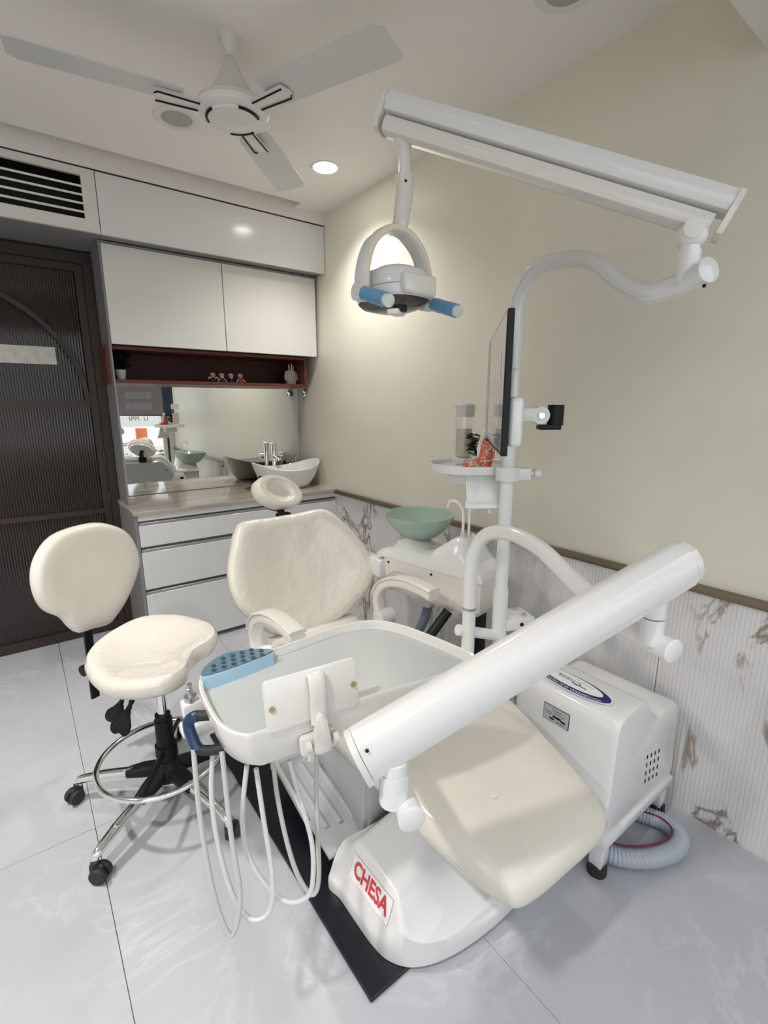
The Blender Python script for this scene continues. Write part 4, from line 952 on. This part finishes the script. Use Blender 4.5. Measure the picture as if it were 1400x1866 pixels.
b = NB(); q = bb + V(-.005, -.01, -.385); tube(b, [q, V(.22, 1.83, .50), V(.27, 1.74, .525)], 1.0, prof=[(x*.012, y*.05) for x, y in rrect(1, 1, .25, 2)], up=(0, 0, 1)); cyl(b, q-hH*.045, q-hH*.012, .022, 14); part('bar_clamp', b, 'black', stl)
b = NB(); box(b, sx-.06, sx+.06, sy-.08, sy+.08, .52, .548, .01, m=None); part('seat_plate', b, 'black', stl)
# paddle levers
for nm, a, c, wv in (('lever', (.205, 1.70, .52), (.170, 1.755, .40), .05), ('lever', (.25, 1.70, .53), (.185, 1.72, .385), .05)):
    a, c = Vector(a), Vector(c); dd = (c-a).normalized()
    b = NB(); pth = [a.lerp(c, i/12) for i in range(13)]
    tube(b, pth, [.007+(.003 if i % 2 else 0) for i in range(13)], 8)
    q = c + dd*.035
    m = frame(q, dd, V(.86, -.5, 0)); prism(b, smooth_outline([(-.05, -.006), (-.03, -.012), (.0, -.034), (.038, -.030), (.05, -.008), (.036, .004), (.05, .018), (.034, .034), (.0, .028), (-.03, .010), (-.05, .006)], 3), .010, m, .003, 2)
    part(nm, b, 'black', stl)
b = NB(); cyl(b, (sx, sy, .33), (sx, sy, .53), .016, 18); part('gas_lift', b, 'chrome', stl)
b = NB(); tube(b, [(sx, sy, .14), (sx, sy, .145), (sx, sy, .325), (sx, sy, .328), (sx, sy, .345)], [.033, .031, .030, .026, .026], 20); part('column_sleeve', b, 'black', stl)
b = NB(); lathe(b, [(.055, .095), (.06, .11), (.055, .135), (.04, .155), (.034, .165)], 24, Matrix.Translation((sx, sy, 0)))
for k in range(5):
    a = math.radians(145+72*k); dv = V(math.cos(a), math.sin(a), 0)
    tube(b, [V(sx, sy, .125)+dv*.03, V(sx, sy, .118)+dv*.09, V(sx, sy, .108)+dv*.145], [1, .95, .72], prof=[(x*.040, y*.062) for x, y in rrect(1, 1, .3, 3)], up=(0, 0, 1))
part('hub', b, 'black', stl)
for k in range(5):
    a = math.radians(145+72*k); dv = V(math.cos(a), math.sin(a), 0); tv = V(-dv.y, dv.x, 0)
    c = V(sx, sy, 0)
    b = NB(); tube(b, smooth_path([c+dv*.12+V(0, 0, .112), c+dv*.22+V(0, 0, .102), c+dv*.285+V(0, 0, .090), c+dv*.325+V(0, 0, .078), c+dv*.33+V(0, 0, .060)], 5), [.017]*8+[.0155]*8+[.012]*5, 14); lg = part('leg', b, 'chrome', stl)
    b = NB(); q = c+dv*.335+tv*.008
    ra = a + 1.1 + .7*k; rd = V(math.cos(ra), math.sin(ra), 0); rt_ = V(-rd.y, rd.x, 0)
    for sgn in (-1, 1): 
        vs = lathe(b, [(.010, -.010), (.024, -.009), (.0265, -.004), (.0265, .004), (.024, .009), (.010, .010)], 20, frame(q+rd*.010+rt_*.014*sgn+V(0, 0, .0266), rd, V(0, 0, 1)))
    box(b, -.014, .03, -.008, .008, .022, .056, .006, m=rotz(q-rd*.008, ra)); cyl(b, q+V(0, 0, .048)-rd*.004, q+V(0, 0, .066)-rd*.004, .012, 12)
    part('caster', b, 'rubber', lg, 'black twin wheel caster')
b = NB(); torus(b, (sx-.02, sy-.03, .205), .205, .0095, 64, 12); fr = part('foot_ring', b, 'chrome', stl)
for k in range(2):
    a = math.radians(60+180*k); dv = V(math.cos(a), math.sin(a), 0)
    b = NB(); tube(b, smooth_path([V(sx, sy, .205)+dv*.03, V(sx-.01, sy-.015, .21)+dv*.11, V(sx-.02, sy-.03, .205)+dv*.2], 4), .008, 10); part('ring_spoke', b, 'black', fr)
b = NB(); cyl(b, (sx, sy, .185), (sx, sy, .225), .037, 20); part('ring_collar', b, 'black', fr)

# ================================================================== COUNTER AND SHELF THINGS
t = thing('wash_basin', 'white boat shaped ceramic wash basin standing on the stone counter', 'basin', (1.487, 3.10, CZ))
b = NB(); rings = []
n = 48
def boat(s, z, k):
    rg = []
    for i in range(n):
        a = 2*PI*i/n; cx, sy_ = math.cos(a), math.sin(a)
        x = .245*s*math.copysign(abs(cx)**.85, cx); y = .165*s*sy_
        rg.append((1.487+x, 3.11+y, CZ + z + k*(cx**2)*.052))
    return rg
for s, z, k in ((.50, 0, 0), (.58, .004, .02), (.72, .028, .12), (.86, .068, .40), (.95, .105, .75), (1.0, .136, 1.0), (.985, .141, 1.0), (.965, .136, 1.0), (.90, .098, .7), (.80, .06, .35), (.62, .03, .1), (.4, .021, 0), (.1, .019, 0)): rings.append(boat(s, z, k))
loft(b, rings); ba = part('bowl', b, 'ceramic', t)
b = NB(); cyl(b, (1.262, 3.045, CZ+.105), (1.256, 3.04, CZ+.105), .008, 10); part('overflow_hole', b, 'black', ba)
fc = V(1.497, 3.335, CZ)
t = thing('faucet', 'tall chrome basin faucet between the basin and the mirror', 'faucet', fc)
b = NB(); lathe(b, [(.026, 0), (.026, .006), (.0165, .010), (.0165, .285), (.014, .29)], 20, Matrix.Translation(fc)); part('body', b, 'chrome', t)
b = NB(); box(b, -.016, .016, -.05, .018, .288, .300, .004, m=Matrix.Translation(fc) @ Matrix.Rotation(-.1, 4, 'X')); part('lever', b, 'chrome', t)
b = NB(); tube(b, smooth_path([fc+V(0, -.005, .20), fc+V(0, -.045, .205), fc+V(0, -.085, .195)], 4), [.015]*5+[.019]*4, 12); cyl(b, fc+V(0, -.08, .192), fc+V(0, -.088, .175), .022, 14); part('spout', b, 'chrome', t)
sb = V(1.655, 3.30, CZ)
t = thing('soap_bottle', 'small dark glass soap bottle on the counter behind the basin', 'bottle', sb)
b = NB(); lathe(b, [(.022, 0), (.025, .01), (.025, .10), (.020, .125), (.010, .145), (.010, .155)], 18, Matrix.Translation(sb)); part('bottle', b, 'leaf_grey', t)
b = NB(); lathe(b, [(.012, .150), (.012, .168), (.005, .17), (.005, .20)], 14, Matrix.Translation(sb)); tube(b, [sb+V(0, 0, .198), sb+V(-.03, -.01, .196)], .005, 8); part('pump', b, 'steel', t)
b = NB(); lathe(b, [(.010, 0), (.012, .006), (.026, .010), (.027, .016), (.018, .020), (.012, .016), (0, .015)], 24, frame((XR-.001, 3.272, 1.502), V(0, 1, 0), V(0, 0, 1)) @ Matrix.Rotation(PI, 4, 'X'))
solo('wall_hook', b, 'chrome', 'small round chrome hook on the wall beside the mirror', 'wall hook', base=(XR, 3.272, 1.502))
SZ = 1.5575
potted_plant(V(.535, 3.25, SZ), 'small dark leafed plant in a white pot at the left end of the shelf', .10, .030, .058, 150, .055)
def figurine(x, suit, label, hands, hat):
    c = V(x, 3.22, SZ)
    t = thing('figurine', label, 'figurine', c, 'small figurines on the wooden shelf')
    b = NB(); lathe(b, [(.016, 0), (.019, .006), (.018, .018), (.010, .028)], 16, Matrix.Translation(c)); part('body', b, suit, t)
    b = NB(); ball(b, c+V(0, 0, .042), .0155, (1, .95, 1.05)); ball(b, c+V(0, -.0155, .041), .0035, sub=1); part('head', b, 'skin', t)
    b = NB(); ball(b, c+V(0, .003, .048), .0155, (1.08, 1, .75)); 
    if hat: ball(b, c+V(0, -.012, .034), .008, (1.2, .8, 1.2), 1)
    part('hair', b, 'hair', t)
    if hands:
        b = NB()
        for s in (-1, 1): tube(b, smooth_path([c+V(.013*s, -.004, .024), c+V(.022*s, -.006, .032 if hands == 2 else .014), c+V(.030*s, -.008, .020 if hands == 2 else .006)], 3), .004, 8)
        part('arms', b, 'hair', t)
figurine(1.055, 'suit', 'white haired figurine in black with spread arms, leftmost on the shelf', 2, False)
figurine(1.112, 'suit', 'bearded figurine in black, second from left on the shelf', 1, True)
figurine(1.172, 'suit', 'pale headed figurine in black, third from left on the shelf', 0, True)
figurine(1.235, 'robe', 'figurine in a red robe, rightmost of the four on the shelf', 1, False)
pc = V(1.615, 3.25, SZ)
t = thing('pen_holder', 'pale coat shaped pen holder with pens at the right end of the shelf', 'pen holder', pc)
b = NB(); rr_ = []
for z, wx, wy in ((0, .034, .022), (.03, .036, .023), (.07, .037, .023), (.092, .030, .020), (.098, .022, .016)):
    rr_.append([(pc.x+x*wx*2, pc.y+y*wy*2, pc.z+z) for x, y in rrect(1, 1, .3, 3)])
loft(b, rr_)
for s in (-1, 1): tube(b, [pc+V(.030*s, 0, .088), pc+V(.042*s, -.004, .06), pc+V(.043*s, -.006, .03)], [.011, .010, .009], 10)
part('coat_body', b, 'coat', t)
for k, (dx, hgt) in enumerate(((-.008, .135), (.006, .142), (.014, .125))):
    b = NB(); cyl(b, pc+V(dx, 0, .09), pc+V(dx*1.6, 0, hgt), .004, 8); part('pen', b, 'print_white' if k != 1 else 'steel', t)

# ================================================================== OUTSIDE THE FRONT WINDOW
b = NB(); box(b, -9, 9, -12, YF-.1, -.15, -.02); struct('trim_2', b, 'street')
b = NB()
for i in range(1400):
    c = V(random.uniform(-2.4, 3.4), -1.5+random.uniform(-.2, .2), random.uniform(.0, .72))
    q = Matrix.Translation(c) @ Matrix.Rotation(random.uniform(0, 6.28), 4, 'Z') @ Matrix.Rotation(random.uniform(-1.2, 1.2), 4, 'X')
    f = [b.verts.new(q @ V(*p)) for p in ((-.05, 0, 0), (0, -.03, .01), (.07, 0, 0), (0, .03, .01))]; b.faces.new(f)
h = solo('hedge', b, 'hedge', 'green hedge growing outside the front window, seen in the mirror', 'hedge', base=(0, -1.5, 0)); h['kind'] = 'stuff'
for k, x in enumerate((1.55, 2.55)):
    b = NB(); box(b, x, x+.16, -1.95, -1.83, -.02, 1.05, .01); solo('bollard', b, 'orange', ('orange post outside the window, seen at the mirror left', 'orange post outside the window, seen at the mirror centre')[k], 'post', 'orange posts in the street', (x, -1.9, 0))
# sign film on the window: white band with a red emblem and letters that face the street
b = NB(); box(b, .75, 1.64, YF-.062, YF-.060, 1.13, 1.31); part('sign_film', b, 'film', win)
b = text_mesh('IPPI  U', .085); part('sign_lettering', xf(b, frame((1.33, YF-.0590, 1.235), V(1, 0, 0), V(0, 0, 1))), 'black', win)
b = NB(); ball(b, (1.06, YF-.058, 1.225), .035, (1, .06, 1)); ball(b, (1.10, YF-.058, 1.235), .018, (1, .06, .7)); part('sign_emblem', b, 'red', win)
